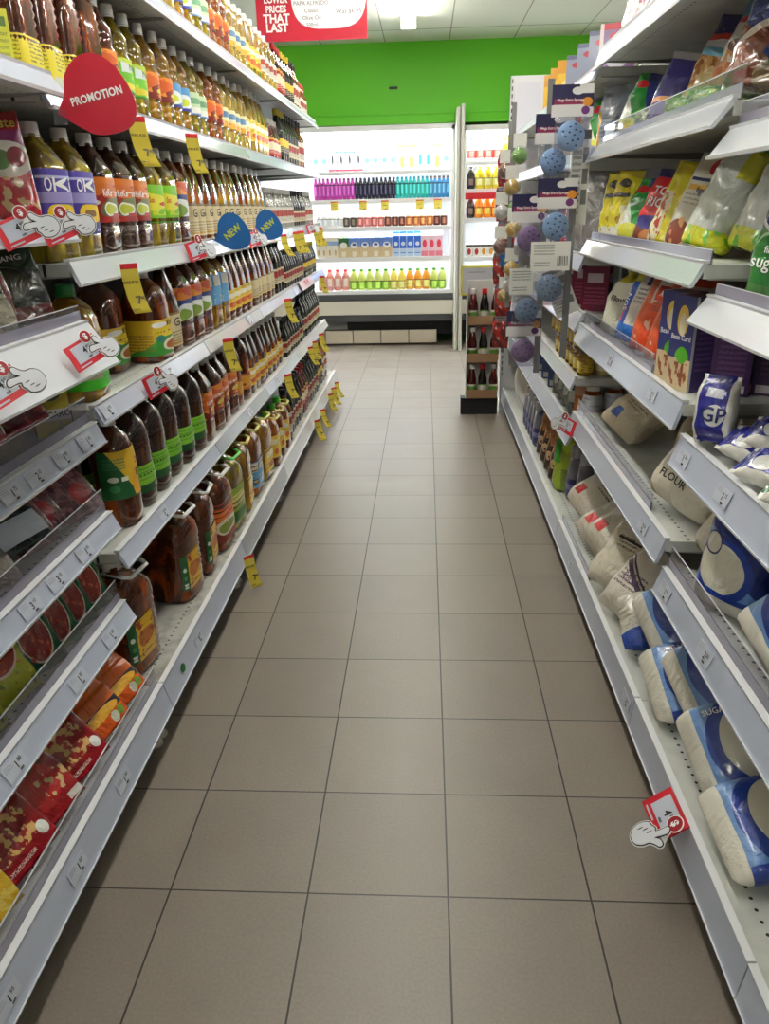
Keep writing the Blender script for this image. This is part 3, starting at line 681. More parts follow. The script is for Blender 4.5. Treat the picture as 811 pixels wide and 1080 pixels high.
def run(shelf, z, place, items, xfront, grp, second=()):
    """items: (kind, first y, count, spacing)"""
    for it in items:
        key, y, n, sp = it[:4]; k = K[key]
        for i in range(n):
            j = random.uniform(-.004, .004)
            x = (it[4] if len(it) > 4 else xfront - k['r'] - .022) + j
            put(k, (x, y + i * sp + random.uniform(-.003, .003), z + .0008), PI / 2 + random.uniform(-.16, .12), D_[key], 'bottle', place, grp)
G1 = 'oil bottles on the left shelves'; G2 = 'sauce bottles on the left shelves'
run('T', 1.925, 'left top shelf', [('yellowone', .98, 3, .105), ('paleone', 1.3, 4, .104), ('bluewhite', 1.72, 2, .104), ('palegreen', 1.93, 2, .104), ('amberone', 2.14, 3, .104), ('paleone', 2.455, 3, .104), ('yellowone', 2.78, 3, .105), ('clearone', 3.1, 4, .104)], -.83, G1)
run('T', 1.925, 'left top shelf', [('tallred', 3.56, 3, .085), ('tallyellow', 3.83, 3, .085), ('tallamber', 4.10, 3, .085), ('sauceorange', 4.36, 4, .068)], -.83, G2)
run('2', 1.60, 'left second shelf', [('ribbed', .56, 4, .112), ('orangeone', 1.01, 1, .1), ('nat', 1.125, 2, .112), ('orangelow', 1.35, 2, .108), ('bluewhite', 1.565, 2, .104), ('palegreen', 1.773, 2, .104), ('amberone', 1.985, 2, .104), ('paleone', 2.195, 4, .104), ('yellowone', 2.62, 5, .108)], -.825, G1)
run('2', 1.60, 'left second shelf', [('saucered', 3.2, 4, .068), ('tallyellow', 3.5, 3, .085), ('tallblack', 3.76, 4, .085), ('tallamber', 4.1, 3, .085)], -.825, G2)
run('3', 1.262, 'left third shelf', [('purple', .575, 2, .128), ('know', .84, 3, .126), ('lime', 1.222, 2, .126), ('orangeblue', 1.46, 1, .12), ('letter', 1.575, 2, .105), ('letterdark', 1.80, 2, .105), ('lettergold', 2.02, 3, .105), ('letterdark', 2.35, 2, .105), ('lettergold', 2.58, 3, .105)], -.82, G1)
run('3', 1.262, 'left third shelf', [('sauceclear', 2.92, 12, .068), ('sauceblack', 3.76, 7, .068), ('sauceclear', 4.25, 5, .068)], -.82, G2)
run('4', .94, 'left fourth shelf', [('bigreen', .61, 1, .1, -.875), ('yellowgreen', .95, 1, .1, -.965), ('yellowgreen', 1.11, 1, .1, -.888), ('letterdark', 1.265, 1, .1), ('orangeblue', 1.385, 3, .124), ('blueyellow', 1.76, 2, .124), ('brownyellow', 2.0, 4, .108), ('browncream', 2.48, 5, .104)], -.82, G1)
run('4', .94, 'left fourth shelf', [('tallblack', 3.03, 3, .085), ('sauceblack', 3.31, 10, .068), ('sauceyellow', 4.04, 8, .068)], -.82, G2)
run('5', .57, 'left fifth shelf', [('duo', .71, 1, .1, -.872), ('green', .85, 5, .124), ('orange', 1.475, 4, .124), ('amberlow', 1.975, 2, .135), ('brownyellow', 2.24, 8, .108)], -.82, G1)
run('5', .57, 'left fifth shelf', [('sauceblack', 3.16, 10, .068), ('tallblack', 3.86, 9, .085)], -.82, G2)
run('5', .57, 'left fifth shelf back row', [('green', .78, 6, .13, -1.02)], -.82, G1)
run('6', .18, 'left bottom shelf', [('five', .60, 1, .1, -.888), ('five', 1.02, 1, .1, -.878), ('five', 1.212, 1, .1, -.868), ('fiveorange', 1.405, 1, .1, -.862), ('fivelime', 1.595, 1, .1, -.862), ('fivegold', 1.79, 1, .165, -.86), ('fiveblue', 1.985, 1, .165, -.86), ('fivegold', 2.18, 1, .165, -.86), ('greencap', 2.375, 3, .15, -.83), ('tallamber', 2.79, 1, .1, -.82)], -.82, G1)
run('6', .18, 'left bottom shelf', [('tallblack', 2.83, 6, .088), ('tallred', 3.36, 3, .088), ('tallblack', 3.62, 5, .088), ('tallyellow', 4.06, 3, .088), ('tallamber', 4.32, 3, .088)], -.775, G2)
# ------------------------------------------------------------------ chillers at the end of the aisle
FW = mat('chiller_white', (236, 238, 238), .4); FD = mat('chiller_grey', (72, 74, 78), .45); FB = mat('chiller_black', (20, 20, 22), .6)
LED = mat('led_strip', (248, 252, 255), .4, emit=22); FPAN = mat('chiller_panel', (226, 222, 210), .35); TILEC = design('curb_tile', (206, 196, 178), [('r', 0, 0, .02, 1, (110, 100, 88)), ('r', .98, 0, 1, 1, (110, 100, 88))])
RED = mat('red_rail', (196, 20, 34), .4)
def chiller(label, x0, x1, zs, ztop, redz=None):
    root = bpy.data.objects.new('display_chiller', None); COL.objects.link(root); root.location = ((x0 + x1) / 2, 6.9, 0)
    root['category'] = 'refrigerator'; root['label'] = label
    h = (x1 - x0) / 2
    bm = bmesh.new(); box(bm, -h, .60, .3, h, .64, ztop + .04); box(bm, -h, 0, .3, -h + .03, .6, ztop + .04); box(bm, h - .03, 0, .3, h, .6, ztop + .04)
    box(bm, -h, 0, ztop, h, .64, ztop + .05); box(bm, -h + .03, .02, zs[0] - .03, h - .03, .6, zs[0])
    obj('cabinet', finish(bm, 'cabinet', FW, False), root)
    bm = bmesh.new(); box(bm, -h, -.02, .465, h, .02, .53, bev=.006); box(bm, -h, .0, .25, h, .03, .32); obj('bumper', finish(bm, 'bumper', FD, False), root)
    bm = bmesh.new(); box(bm, -h, -.012, .322, h, .02, .463); obj('front_panel', finish(bm, 'front_panel', FPAN, False), root)
    bm = bmesh.new(); box(bm, -h, .12, .1, h, .14, .3); obj('plinth', finish(bm, 'plinth', FB, False), root)
    bm = bmesh.new(); box(bm, -.35, .08, .16, .15, .1, .25); obj('vent_grille', finish(bm, 'vent_grille', mat('grille_grey', (120, 122, 120), .5), False), root)
    bm = bmesh.new(); box(bm, -h + .04, .02, ztop - .035, h - .04, .1, ztop - .002); obj('light_strip', finish(bm, 'light_strip', LED, False), root)
    for i, z in enumerate(zs):
        m = FW
        bm = bmesh.new()
        if i: box(bm, -h + .032, .10, z - .02, h - .032, .6, z)
        box(bm, -h + .032, .06 if i else -.005, z - .035, h - .032, .10 if i else .03, z + .006)
        s = obj('shelf', finish(bm, 'shelf', m, False), root)
        if redz and abs(z - redz) < .01:
            bm = bmesh.new(); box(bm, -h + .032, .04, z - .09, h - .032, .058, z - .03); obj('price_rail', finish(bm, 'price_rail', RED, False), s)
        else:
            bm = bmesh.new(); box(bm, -h + .032, .052 if i else -.014, z - .036, h - .032, .059 if i else -.006, z + .002); obj('price_rail', finish(bm, 'price_rail', LIPM, False), s)
        if i:
            bm = bmesh.new(); box(bm, -h + .06, .12, z - .034, h - .06, .15, z - .021); obj('light_strip', finish(bm, 'light_strip', LED, False), s)
    return root
ZL = [.56, .885, 1.18, 1.44, 1.70]
chiller('brightly lit open chiller filled with milk and juice at aisle end', -2.3, .24, ZL, 2.05)
ZR = [.56, .87, 1.24, 1.51, 1.76]
chiller('lit open chiller with red shelf rail right of the white divider', .32, 2.4, ZR, 2.03, 1.51)
bm = bmesh.new(); box(bm, .245, 6.55, 0, .275, 6.98, 2.2, bev=.004); box(bm, .285, 6.5, 0, .315, 6.98, 2.22, bev=.004); box(bm, .274, 6.6, .02, .286, 6.95, 2.18)
put(dict(name='divider_panel', mesh=finish(bm, 'divider_panel', mat('divider_cream', (206, 206, 196), .5), False)), (0, 0, 0), 0, 'tall white double divider panel between the two chillers', 'panel', '')
for i in range(8):
    bm = bmesh.new(); L = bm.loops.layers.uv.verify()
    for f in box(bm, -.148, 0, 0, .148, .05, .13):
        for lp in f.loops: lp[L].uv = (lp.vert.co.x / .296 + .5, .5)
    put(dict(name='curb_tile', mesh=finish(bm, 'curb_tile', TILEC, False)), (-2.16 + i * .298, 6.93, .02), 0, 'beige curb tile', 'tile', 'under the left chiller', 'curb tiles under the chiller')

# goods in the chillers
def carton_kind(name, w, d, h, front, side=None, gable=0, text=(), capm=None, extra=None):
    bm = bmesh.new(); L = bm.loops.layers.uv.verify()
    fs = box(bm, -w / 2, -d / 2, 0, w / 2, d / 2, h)
    for f in fs:
        n = f.normal if f.normal.length else None
    bm.normal_update()
    for f in bm.faces:
        n = f.normal
        if abs(n.y) > .5: f.material_index = 0; U = lambda c: (c.x / w + .5 if n.y < 0 else .5 - c.x / w, c.z / h)
        elif abs(n.x) > .5: f.material_index = 1; U = lambda c: (c.y / d + .5, c.z / h)
        else: f.material_index = 1; U = lambda c: (c.x / w + .5, .97)
        for lp in f.loops: lp[L].uv = U(lp.vert.co)
    if gable:
        tops = [v for v in bm.verts if v.co.z > h - 1e-5]
        A = [bm.verts.new((sx * w / 2, 0, h + gable)) for sx in (-1, 1)]
        B = {(round(v.co.x > 0), round(v.co.y > 0)): v for v in tops}
        for q in ((B[(0, 0)], B[(1, 0)], A[1], A[0]), (B[(1, 1)], B[(0, 1)], A[0], A[1]), (B[(1, 0)], B[(1, 1)], A[1]), (B[(0, 1)], B[(0, 0)], A[0])):
            f = bm.faces.new(q); f.material_index = 1
            for lp in f.loops: lp[L].uv = (.5 + lp.vert.co.x / w, .97)
        box(bm, -w / 2, -.0015, h + gable - .001, w / 2, .0015, h + gable + .016, 1)
    F = lambda u, v: Vector(((u - .5) * w, -d / 2 - .0008, v * h))
    for t in text: put_text(bm, t[0], F, t[1], t[2], t[3], w, h, t[4], t[5] if len(t) > 5 else 0, step=0, bold=t[6] if len(t) > 6 else .02)
    fr = front if isinstance(front, list) else [front]
    parts = []
    if capm:
        c = bmesh.new(); loft(c, [(0, .012, .012), (.014, .012, .012)], n=12)
        for v in c.verts: v.co = Vector((v.co.x, v.co.y - d * .22, v.co.z + h + gable * .45))
        parts.append(('cap', finish(c, 'cap', capm, False)))
    return dict(name=name, mesh=finish(bm, name, [fr[0], side or fr[0]] + fr[1:], False), parts=parts, w=w, d=d, h=h)
def row(kinds, x0, y, z, place, grp, gap=.004):
    x = x0
    for k, n, desc, cat in kinds:
        for i in range(n):
            wd = k.get('w', .08)
            put(k, (x + wd / 2, y + k.get('d', .08) / 2, z + .0005), random.uniform(-.03, .03), desc, cat, place, grp); x += wd + gap
    return x
CW = design('milk_white', (235, 236, 232), [('r', 0, .72, 1, 1, (200, 214, 226)), ('e', .5, .45, .3, .12, (120, 160, 200)), ('r', .2, .1, .8, .16, (150, 170, 190))])
CP = design('milk_pinkred', (240, 236, 232), [('r', 0, 0, 1, .1, (210, 60, 80)), ('e', .5, .5, .12, .2, (40, 40, 60)), ('r', 0, .8, 1, .86, (60, 110, 190))])
CY = design('milk_cream', (240, 226, 180), [('r', .3, .1, .7, .5, (230, 190, 90)), ('r', 0, .86, 1, 1, (214, 170, 90))])
CT = design('milk_teal', (238, 240, 240), [('r', .3, .2, .7, .6, (60, 190, 200)), ('r', 0, .9, 1, 1, (120, 190, 210))])
CO = design('carton_oval', (214, 190, 150), [('r', 0, .56, 1, 1, (96, 130, 200)), ('e', .5, .62, .34, .16, (238, 238, 232)), ('e', .5, .66, .2, .07, (60, 90, 170)), ('r', .3, .04, .7, .3, (236, 228, 210))])
COG = design('carton_green', (214, 190, 150), [('r', 0, .56, 1, 1, (40, 96, 50)), ('e', .5, .62, .34, .16, (238, 238, 232)), ('r', .3, .04, .7, .3, (236, 228, 210))])
CB = design('carton_blue', (40, 100, 200), [('r', 0, 0, 1, .4, (190, 212, 235)), ('e', .5, .62, .3, .1, (220, 230, 240)), ('r', .1, .15, .9, .2, (90, 140, 210))])
CR = design('carton_pink', (236, 196, 206), [('e', .5, .6, .3, .2, (214, 60, 90)), ('r', 0, 0, 1, .25, (220, 120, 140))])
kW = carton_kind('milk_carton', .082, .08, .21, CW, gable=.04); kP = carton_kind('milk_carton', .082, .08, .21, CP, gable=.04)
kY = carton_kind('milk_carton', .09, .08, .23, CY, gable=.03); kT = carton_kind('milk_carton', .075, .07, .22, CT, gable=.03)
kO = carton_kind('juice_carton', .108, .08, .19, CO, gable=.02, capm=WHITE); kG = carton_kind('juice_carton', .108, .08, .19, COG, gable=.02, capm=WHITE)
kB = carton_kind('milk_carton', .07, .07, .2, CB, gable=.025); kR = carton_kind('milk_carton', .07, .07, .2, CR, gable=.025)
ks = carton_kind('milk_carton', .055, .07, .20, design('carton_small', (236, 230, 216), [('r', 0, .6, 1, .8, (140, 170, 210)), ('e', .5, .25, .2, .15, (200, 170, 110))]), gable=.025)
GF = 'cartons and bottles in the left chiller'
row([(kW, 2, 'white gable milk carton with blue top', 'carton'), (kP, 4, 'white milk carton with red band', 'carton'), (kW, 4, 'white gable milk carton with blue top', 'carton'), (kY, 2, 'cream coloured milk carton', 'carton'), (kT, 2, 'white milk carton with teal print', 'carton'), (kY, 1, 'cream coloured milk carton', 'carton'), (kW, 1, 'white gable milk carton with blue top', 'carton')], -1.18, 7.02, 1.706, 'on chiller top shelf', GF)
row([(ks, 4, 'slim cream and blue carton', 'carton'), (kG, 1, 'juice carton with green top', 'carton'), (kO, 4, 'juice carton with blue top and white oval', 'carton'), (kB, 4, 'blue milk carton', 'carton'), (kR, 3, 'pink milk carton', 'carton')], -1.18, 7.0, .891, 'on chiller fourth shelf', GF)
SHAPES['drink'] = dict(rows=[(0, .017, .017), (.004, .02, .02), (.03, .0205, .0205), (.10, .0205, .0205), (.15, .0205, .0205), (.175, .012, .012), (.185, .011, .011)], e=2.2, cap=(.013, .182, .2))
SHAPES['juice'] = dict(rows=[(z * .86, x, y) for z, x, y in [(0, .034, .034), (.006, .04, .04), (.03, .041, .041), (.08, .041, .041), (.15, .04, .04), (.2, .022, .022), (.22, .018, .018)]], e=3, cap=(.02, .187, .207))
SHAPES['jar'] = dict(rows=[(0, .03, .03), (.005, .034, .034), (.03, .034, .034), (.06, .034, .034), (.085, .034, .034), (.095, .028, .028)], e=2, cap=(.031, .094, .112))
def drink(key, c, cc, lc, sh='drink', nm='drink_bottle', lz=(.03, .14)):
    K[key] = bottle(sh, mat('liquid_' + key, c, .2, coat=.5), mat('cap_' + key, cc, .4), (lz[0], lz[1], -90, 170, [design('dl_' + key, lc, [('r', .44, .1, .56, .9, tuple(min(255, v + 70) for v in lc)), ('r', 0, .9, 1, 1, tuple(v * .5 for v in lc))])], []), name=nm)
    r = SHAPES[sh]['rows'][4][1]; K[key].update(w=2 * r, d=2 * r); return K[key]
a = [drink('magenta', (200, 60, 170), (120, 40, 110), (206, 80, 190)), drink('navy', (24, 24, 52), (30, 30, 60), (30, 30, 60)), drink('teal', (40, 190, 190), (30, 130, 150), (50, 200, 190)), drink('skyblue', (70, 150, 210), (110, 80, 60), (80, 160, 220))]
row([(a[0], 10, 'slim magenta drink bottle', 'bottle'), (a[1], 10, 'slim navy drink bottle', 'bottle'), (a[2], 8, 'slim teal drink bottle', 'bottle'), (a[3], 5, 'slim sky blue drink bottle', 'bottle')], -1.17, 7.0, 1.446, 'on chiller second shelf', GF, .0005)
b = [drink('cup', (236, 236, 230), (236, 236, 236), (220, 226, 232), 'jar', 'yogurt_pot', (.015, .08)), drink('jarpink', (190, 90, 90), (236, 236, 236), (196, 110, 106), 'jar', 'yogurt_pot', (.015, .08)), drink('jarbrown', (100, 44, 30), (236, 236, 236), (110, 52, 36), 'jar', 'yogurt_pot', (.015, .08)), drink('jarorange', (190, 110, 50), (236, 236, 236), (200, 120, 60), 'jar', 'yogurt_pot', (.015, .08)), drink('jardark', (60, 50, 40), (236, 236, 236), (70, 60, 46), 'jar', 'yogurt_pot', (.015, .08))]
row([(b[0], 4, 'white yogurt pot', 'pot'), (b[4], 2, 'dark yogurt pot', 'pot'), (b[1], 4, 'pink yogurt pot', 'pot'), (b[2], 3, 'brown yogurt pot', 'pot'), (b[3], 4, 'orange yogurt pot', 'pot'), (b[2], 2, 'brown yogurt pot', 'pot')], -1.17, 7.0, 1.186, 'on chiller third shelf', GF, .003)
c = [drink('pinkjuice', (226, 150, 140), (206, 30, 50), (230, 170, 160), 'juice', 'juice_bottle', (.03, .14)), drink('greenjuice', (214, 226, 120), (50, 140, 50), (150, 200, 60), 'juice', 'juice_bottle', (.01, .09)), drink('yellowjuice', (240, 220, 90), (60, 150, 60), (226, 214, 110), 'juice', 'juice_bottle', (.01, .09)), drink('orangejuice', (240, 160, 30), (60, 150, 60), (236, 190, 90), 'juice', 'juice_bottle', (.02, .1))]
row([(c[0], 4, 'pink juice bottle with red cap', 'bottle'), (c[1], 5, 'pale green juice bottle with green cap', 'bottle'), (c[2], 2, 'yellow juice bottle with green cap', 'bottle'), (c[3], 3, 'orange juice bottle with green cap', 'bottle'), (c[1], 2, 'pale green juice bottle with green cap', 'bottle')], -1.17, 6.96, .567, 'on chiller bottom shelf', GF)
GR = 'goods in the right chiller'
d1 = drink('whitejug', (240, 240, 232), (50, 140, 60), (226, 80, 70), 'juice', 'juice_bottle', (.03, .1)); d2 = drink('lemon', (240, 214, 40), (240, 214, 40), (236, 226, 120), 'juice', 'juice_bottle', (.03, .1)); d3 = drink('tang', (240, 140, 20), (230, 120, 20), (240, 170, 50), 'juice', 'juice_bottle', (.03, .1)); d4 = drink('mint', (220, 240, 230), (30, 150, 90), (236, 240, 236), 'juice', 'juice_bottle', (.03, .1)); d5 = drink('dark', (40, 30, 30), (30, 30, 30), (70, 50, 50), 'juice', 'juice_bottle', (.03, .1))
kF = carton_kind('juice_carton', .07, .07, .12, design('carton_fruit', (240, 240, 234), [('e', .5, .4, .28, .26, (180, 50, 40)), ('r', 0, .8, 1, .95, (60, 50, 50))]), gable=.02)
kF2 = carton_kind('juice_carton', .07, .07, .12, design('carton_peach', (240, 240, 234), [('e', .5, .4, .28, .26, (220, 150, 60)), ('r', 0, .8, 1, .95, (60, 50, 50))]), gable=.02)
row([(d1, 4, 'white jug bottle with red label', 'bottle'), (d2, 3, 'yellow juice bottle', 'bottle'), (d5, 2, 'dark juice bottle', 'bottle')], .37, 7.0, 1.766, 'on right chiller top shelf', GR)
row([(d5, 1, 'dark juice bottle', 'bottle'), (d2, 6, 'yellow juice bottle', 'bottle'), (d1, 2, 'white jug bottle with red label', 'bottle')], .37, 7.0, 1.516, 'on right chiller second shelf', GR)
row([(d5, 1, 'dark juice bottle', 'bottle'), (d3, 7, 'orange juice bottle', 'bottle')], .37, 7.0, 1.246, 'on right chiller third shelf', GR)
row([(kF, 2, 'small white carton with red fruit', 'carton'), (kF2, 2, 'small white carton with peach fruit', 'carton'), (d4, 4, 'white bottle with green cap', 'bottle')], .37, 7.0, .876, 'on right chiller fourth shelf', GR)
row([(d4, 8, 'white bottle with green cap', 'bottle')], .37, 6.96, .567, 'on right chiller bottom shelf', GR)

# ------------------------------------------------------------------ hanging price sign
SGR = mat('sign_red', (176, 16, 44), .4); SGW = mat('sign_white', (232, 232, 236), .45)
bm = bmesh.new(); box(bm, -.29, -.006, 0, .29, .006, .42, 0)
pts = []
for i in range(25):
    t = PI + PI * i / 24; pts.append((.0915 + .1965 * math.copysign(abs(math.cos(t)) ** .6, math.cos(t)), .25 - .2 * abs(math.sin(t)) ** .6))
pts = [(x, z) for x, z in pts if x <= .29] ; pts[-1:] = [(.288, pts[-1][1])]
pts += [(.288, .42), (-.3 + .0, .42)] if False else [(.288, .418), (-.10, .418)]
prism_pts = [(x, z) for x, z in pts]
v = [bm.verts.new((x, -.0068, z)) for x, z in prism_pts]; f = bm.faces.new(v); f.material_index = 1
F = lambda u, w_: Vector((u, -.0076, w_))
for i, s in enumerate(('LOWER', 'PRICES', 'THAT', 'LAST')): put_text(bm, s, F, -.185, .185 - i * .042, .031 if i < 2 else .038, 1, 1, 2, step=0, bold=.05, sq=.82 if i < 2 else 1)
for s, z, h in (('PAPA ALFREDO', .165, .019), ('Classic', .132, .019), ('Olive Oil', .1, .019), ('500ml', .07, .017)): put_text(bm, s, F, .0, z, h, 1, 1, 3, step=0, bold=0)
put_text(bm, 'Was $6.95', F, .195, .125, .022, 1, 1, 3, step=0, bold=0)
cir = [(-.19 + .045 * math.cos(2 * PI * k / 20), .255 + .045 * math.sin(2 * PI * k / 20)) for k in range(20)]
bm.faces.new([bm.verts.new((x, -.0072, z)) for x, z in cir]).material_index = 2
for cx, cm in ((.0, 4), (.1, 5)):
    bm.faces.new([bm.verts.new((cx + .022 * math.cos(2 * PI * k / 16), -.0078, .225 + .026 * math.sin(2 * PI * k / 16))) for k in range(16)]).material_index = cm
sg = finish(bm, 'hanging_sign', [SGR, SGW, INKW, mat('ink_grey', (96, 92, 96), .6), mat('olive_dot', (150, 170, 40), .5), BLACK], False)
strings = []
for sx in (-.25, .25):
    b2 = bmesh.new(); tube(b2, [(sx, 0, .42), (sx, 0, .6135)], .0015, 6); strings.append(('hanging_cord', finish(b2, 'hanging_cord', WHITE), 0))
put(dict(name='hanging_sign', mesh=sg, parts=strings), (-.637, 3.4, 2.186), (0, 0, 0), 'red and white price sign LOWER PRICES THAT LAST hanging from the ceiling', 'sign', '')
# ------------------------------------------------------------------ bags, packets and boxes
def face(front, up=(0, 0, 1)):
    """rotation that turns a thing's front (-y) to 'front' and its top roughly to 'up'"""
    f = Vector(front).normalized(); u = Vector(up); u = (u - f * u.dot(f)).normalized()
    y = -f; x = y.cross(u)
    return Matrix(((x.x, y.x, u.x), (x.y, y.y, u.y), (x.z, y.z, u.z))).to_euler()

STY = {
    'stand': [(0, .44, .40), (.03, .49, .48), (.12, .5, .5), (.4, .5, .48), (.65, .48, .38), (.82, .46, .2), (.9, .45, .05), (.95, .45, .012), (1, .45, .010)],
    'pillow': [(0, .46, .012), (.05, .46, .02), (.10, .47, .2), (.22, .49, .42), (.5, .5, .5), (.78, .49, .42), (.9, .47, .2), (.95, .46, .02), (1, .46, .012)],
    'brick': [(0, .46, .42), (.02, .49, .48), (.1, .5, .5), (.5, .5, .5), (.85, .5, .48), (.95, .48, .4), (1, .44, .3)],
    'tied': [(0, .42, .42), (.04, .49, .49), (.2, .5, .5), (.45, .48, .47), (.62, .38, .36), (.72, .2, .2), (.76, .10, .12), (.8, .12, .14), (.9, .26, .2), (1, .32, .16)],
    'sack': [(0, .42, .03), (.03, .46, .12), (.09, .49, .34), (.16, .5, .45), (.3, .5, .5), (.6, .5, .48), (.8, .47, .34), (.9, .45, .14), (.95, .45, .02), (1, .46, .015)],
    'flat': [(0, .49, .1), (.06, .5, .12), (.1, .495, .34), (.3, .5, .5), (.7, .5, .5), (.9, .495, .34), (.94, .5, .12), (1, .5, .1)],
}
def bag(name, w, h, d, style, art, texts=(), inks=(), amp=.006, seed=1, e=2.8, cat='bag', desc='', parts=()):
    rows = [(z * h, x * w, y * d) for z, x, y in STY[style]]
    bm = bmesh.new(); rr = loft(bm, rows, e, 40, 'front', res=22, amp=amp, fr=1.1 / max(.02, w * .35), seed=seed)
    RX = max(r[1] for r in rr)
    def F(u, v):
        z = v * h; rx, ry = interp(rr, z); x = (u - .5) * 2 * RX; q = min(1, abs(x / rx))
        y = -ry * max(0, 1 - q ** e) ** (1 / e)
        return wob((x, y, z), amp, 1.1 / max(.02, w * .35), seed) + Vector((0, -.0016, 0))
    for t in texts: put_text(bm, t[0], F, t[1], t[2], t[3], w, h, t[4], t[5] if len(t) > 5 else 0, step=.006)
    return dict(name=name, mesh=finish(bm, name, [art] + list(inks)), cat=cat, desc=desc, w=w, d=d, h=h, parts=list(parts))

DECKS = ([.165, .545, .872, 1.17, 1.48, 1.80], [.165, .615, .945, 1.235, 1.535, 1.81])
def lay(k, base, front, up, desc, place, cat=None, group=None, lift=0):
    o = put(k, (base[0], base[1], base[2] + lift), face(front, up), desc, cat or k['cat'], place, group)
    far_ = base[1] > .47; dk = DECKS[far_]; z = max(d for d in dk if d <= base[2] + .03)
    M = o.rotation_euler.to_matrix(); vs = [M @ v.co + o.location for v in o.data.vertices]
    lo = min(v.z for v in vs)
    if lo < z + .0015: o.location.z += z + .0015 - lo
    free = (z == .872 and not far_) or (z == .165 and base[1] < 1.1) or (z == .945 and base[1] < .7) or (z == .615 and base[1] < .7)
    dx = {.165: .496, .545: .52, .872: .522, .615: .52, .945: .52, 1.235: .525}.get(z, .54)
    xm = dx - .016 if free else dx + .0175
    if free and lo < z + .012: o.location.z += min(.0105, z + .012 - lo)
    x = min(v.x for v in vs)
    if x < xm: o.location.x += xm - x
    nx = [d for d in dk if d > z + .01]
    hi = max(v.z for v in vs) + max(0, z + .0015 - lo)
    if nx and hi > nx[0] - .03: o.scale = (1, 1, max(.6, (nx[0] - .032 - z) / (hi - z)))
    return o

PL = dict(coat=.6, rough=.3)
sugar = design('art_sugar', (112, 150, 206), [('d', .5, .26, .25, 1, (96, 138, 204)), ('e', .5, .47, .52, .32, (24, 56, 150)), ('e', .5, .49, .41, .24, (222, 218, 200)), ('e', .36, .66, .17, .1, (28, 40, 90)), ('e', .36, .66, .155, .088, (206, 198, 180)), ('r', 0, 0, 1, .12, (226, 222, 208)), ('r', 0, .85, 1, 1, (24, 56, 150)), ('r', .9, .12, 1, 1, (24, 56, 150))], .3, .6, crinkle=.35)
sugtop = design('art_sugar_tall', (28, 44, 110), [('r', 0, 0, 1, .58, (100, 144, 210)), ('d', .3, .52, .5, 1, (28, 44, 110)), ('e', .45, .30, .44, .24, (26, 58, 150)), ('e', .42, .31, .36, .19, (222, 218, 200)), ('e', .22, .48, .15, .09, (30, 44, 100)), ('e', .22, .48, .13, .075, (218, 212, 196)), ('r', 0, .1, 1, .14, (26, 58, 150)), ('r', 0, 0, 1, .1, (214, 210, 196)), ('r', .1, .70, .9, .75, (180, 190, 210)), ('r', .12, .86, 1, 1, (150, 110, 80))], .3, .6, crinkle=.4)
flourred = design('art_flour_red', (226, 218, 202), [('r', .03, .1, .15, .92, (186, 44, 50)), ('d', .03, .3, -1, .0, (226, 218, 202)), ('r', .03, .32, .15, .34, (230, 222, 208)), ('r', .03, .5, .15, .52, (230, 222, 208)), ('r', .03, .68, .15, .7, (230, 222, 208)), ('r', .17, .1, .185, .92, (186, 44, 50)), ('r', 0, .86, 1, .92, (176, 40, 46)), ('r', .0, .72, 1, .75, (176, 40, 46)), ('d', .2, .86, 1, -8, (226, 218, 202)), ('r', .12, .16, .3, .32, (206, 40, 40)), ('t', .4, .4, .9, .65, 4, (90, 70, 66)), ('r', .35, .75, .5, .86, (150, 24, 30)), ('r', .55, .75, .7, .86, (150, 24, 30)), ('r', .75, .75, .9, .86, (150, 24, 30))], .35, .5, crinkle=.5)
flourpur = design('art_flour_purple', (222, 214, 200), [('d', .1, .62, .5, 1, (70, 34, 84)), ('d', .1, .70, .5, 1, (222, 214, 200)), ('d', .1, .73, .5, 1, (70, 34, 84)), ('d', .1, .76, .5, 1, (226, 218, 206)), ('t', .12, .3, .7, .55, 4, (80, 60, 84))], .35, .5, crinkle=.5)
flourplain = design('art_flour_plain', (222, 214, 196), [('r', .25, .62, .75, .655, (70, 64, 60)), ('e', .78, .82, .06, .1, (206, 90, 60), 30), ('t', .3, .5, .7, .6, 2, (90, 80, 74)), ('d', .0, .88, -.3, 1, (196, 186, 160))], .35, .5, crinkle=.5)
flourolive = design('art_flour_olive', (216, 208, 190), [('r', 0, .64, 1, .70, (150, 140, 50)), ('r', 0, .57, 1, .585, (166, 156, 80)), ('d', 0, .12, -.6, -1, (150, 146, 60)), ('d', 0, .05, -.6, -1, (216, 208, 190))], .35, .5, crinkle=.5)
gp = design('art_blue_pack', (34, 36, 130), [('r', 0, 0, .14, 1, (222, 220, 212)), ('r', .86, 0, 1, 1, (222, 220, 212)), ('e', .6, .4, .25, .16, (226, 226, 222)), ('r', .3, .66, .75, .8, (214, 216, 226))], .25, .7, crinkle=.4)
gpg = design('art_green_pack', (26, 104, 50), [('r', 0, 0, .16, 1, (222, 220, 212)), ('r', .84, 0, 1, 1, (222, 220, 212)), ('e', .55, .4, .22, .16, (210, 214, 206))], .25, .7, crinkle=.4)
gpy = design('art_yellow_pack', (214, 176, 44), [('r', 0, 0, .2, 1, (222, 220, 212)), ('r', .8, 0, 1, 1, (222, 220, 212)), ('e', .4, .3, .12, .1, (150, 100, 20)), ('e', .6, .55, .12, .1, (150, 100, 20)), ('e', .42, .76, .1, .09, (150, 100, 20)), ('e', .4, .3, .08, .06, (226, 196, 80)), ('e', .6, .55, .08, .06, (226, 196, 80))], .25, .7, crinkle=.4)
beige = design('art_beige_bag', (200, 186, 160), [('r', .2, .1, .4, .22, (40, 80, 170)), ('e', .6, .6, .1, .1, (200, 90, 50)), ('t', .3, .3, .8, .45, 3, (120, 100, 80))], .4, .5, crinkle=.6)
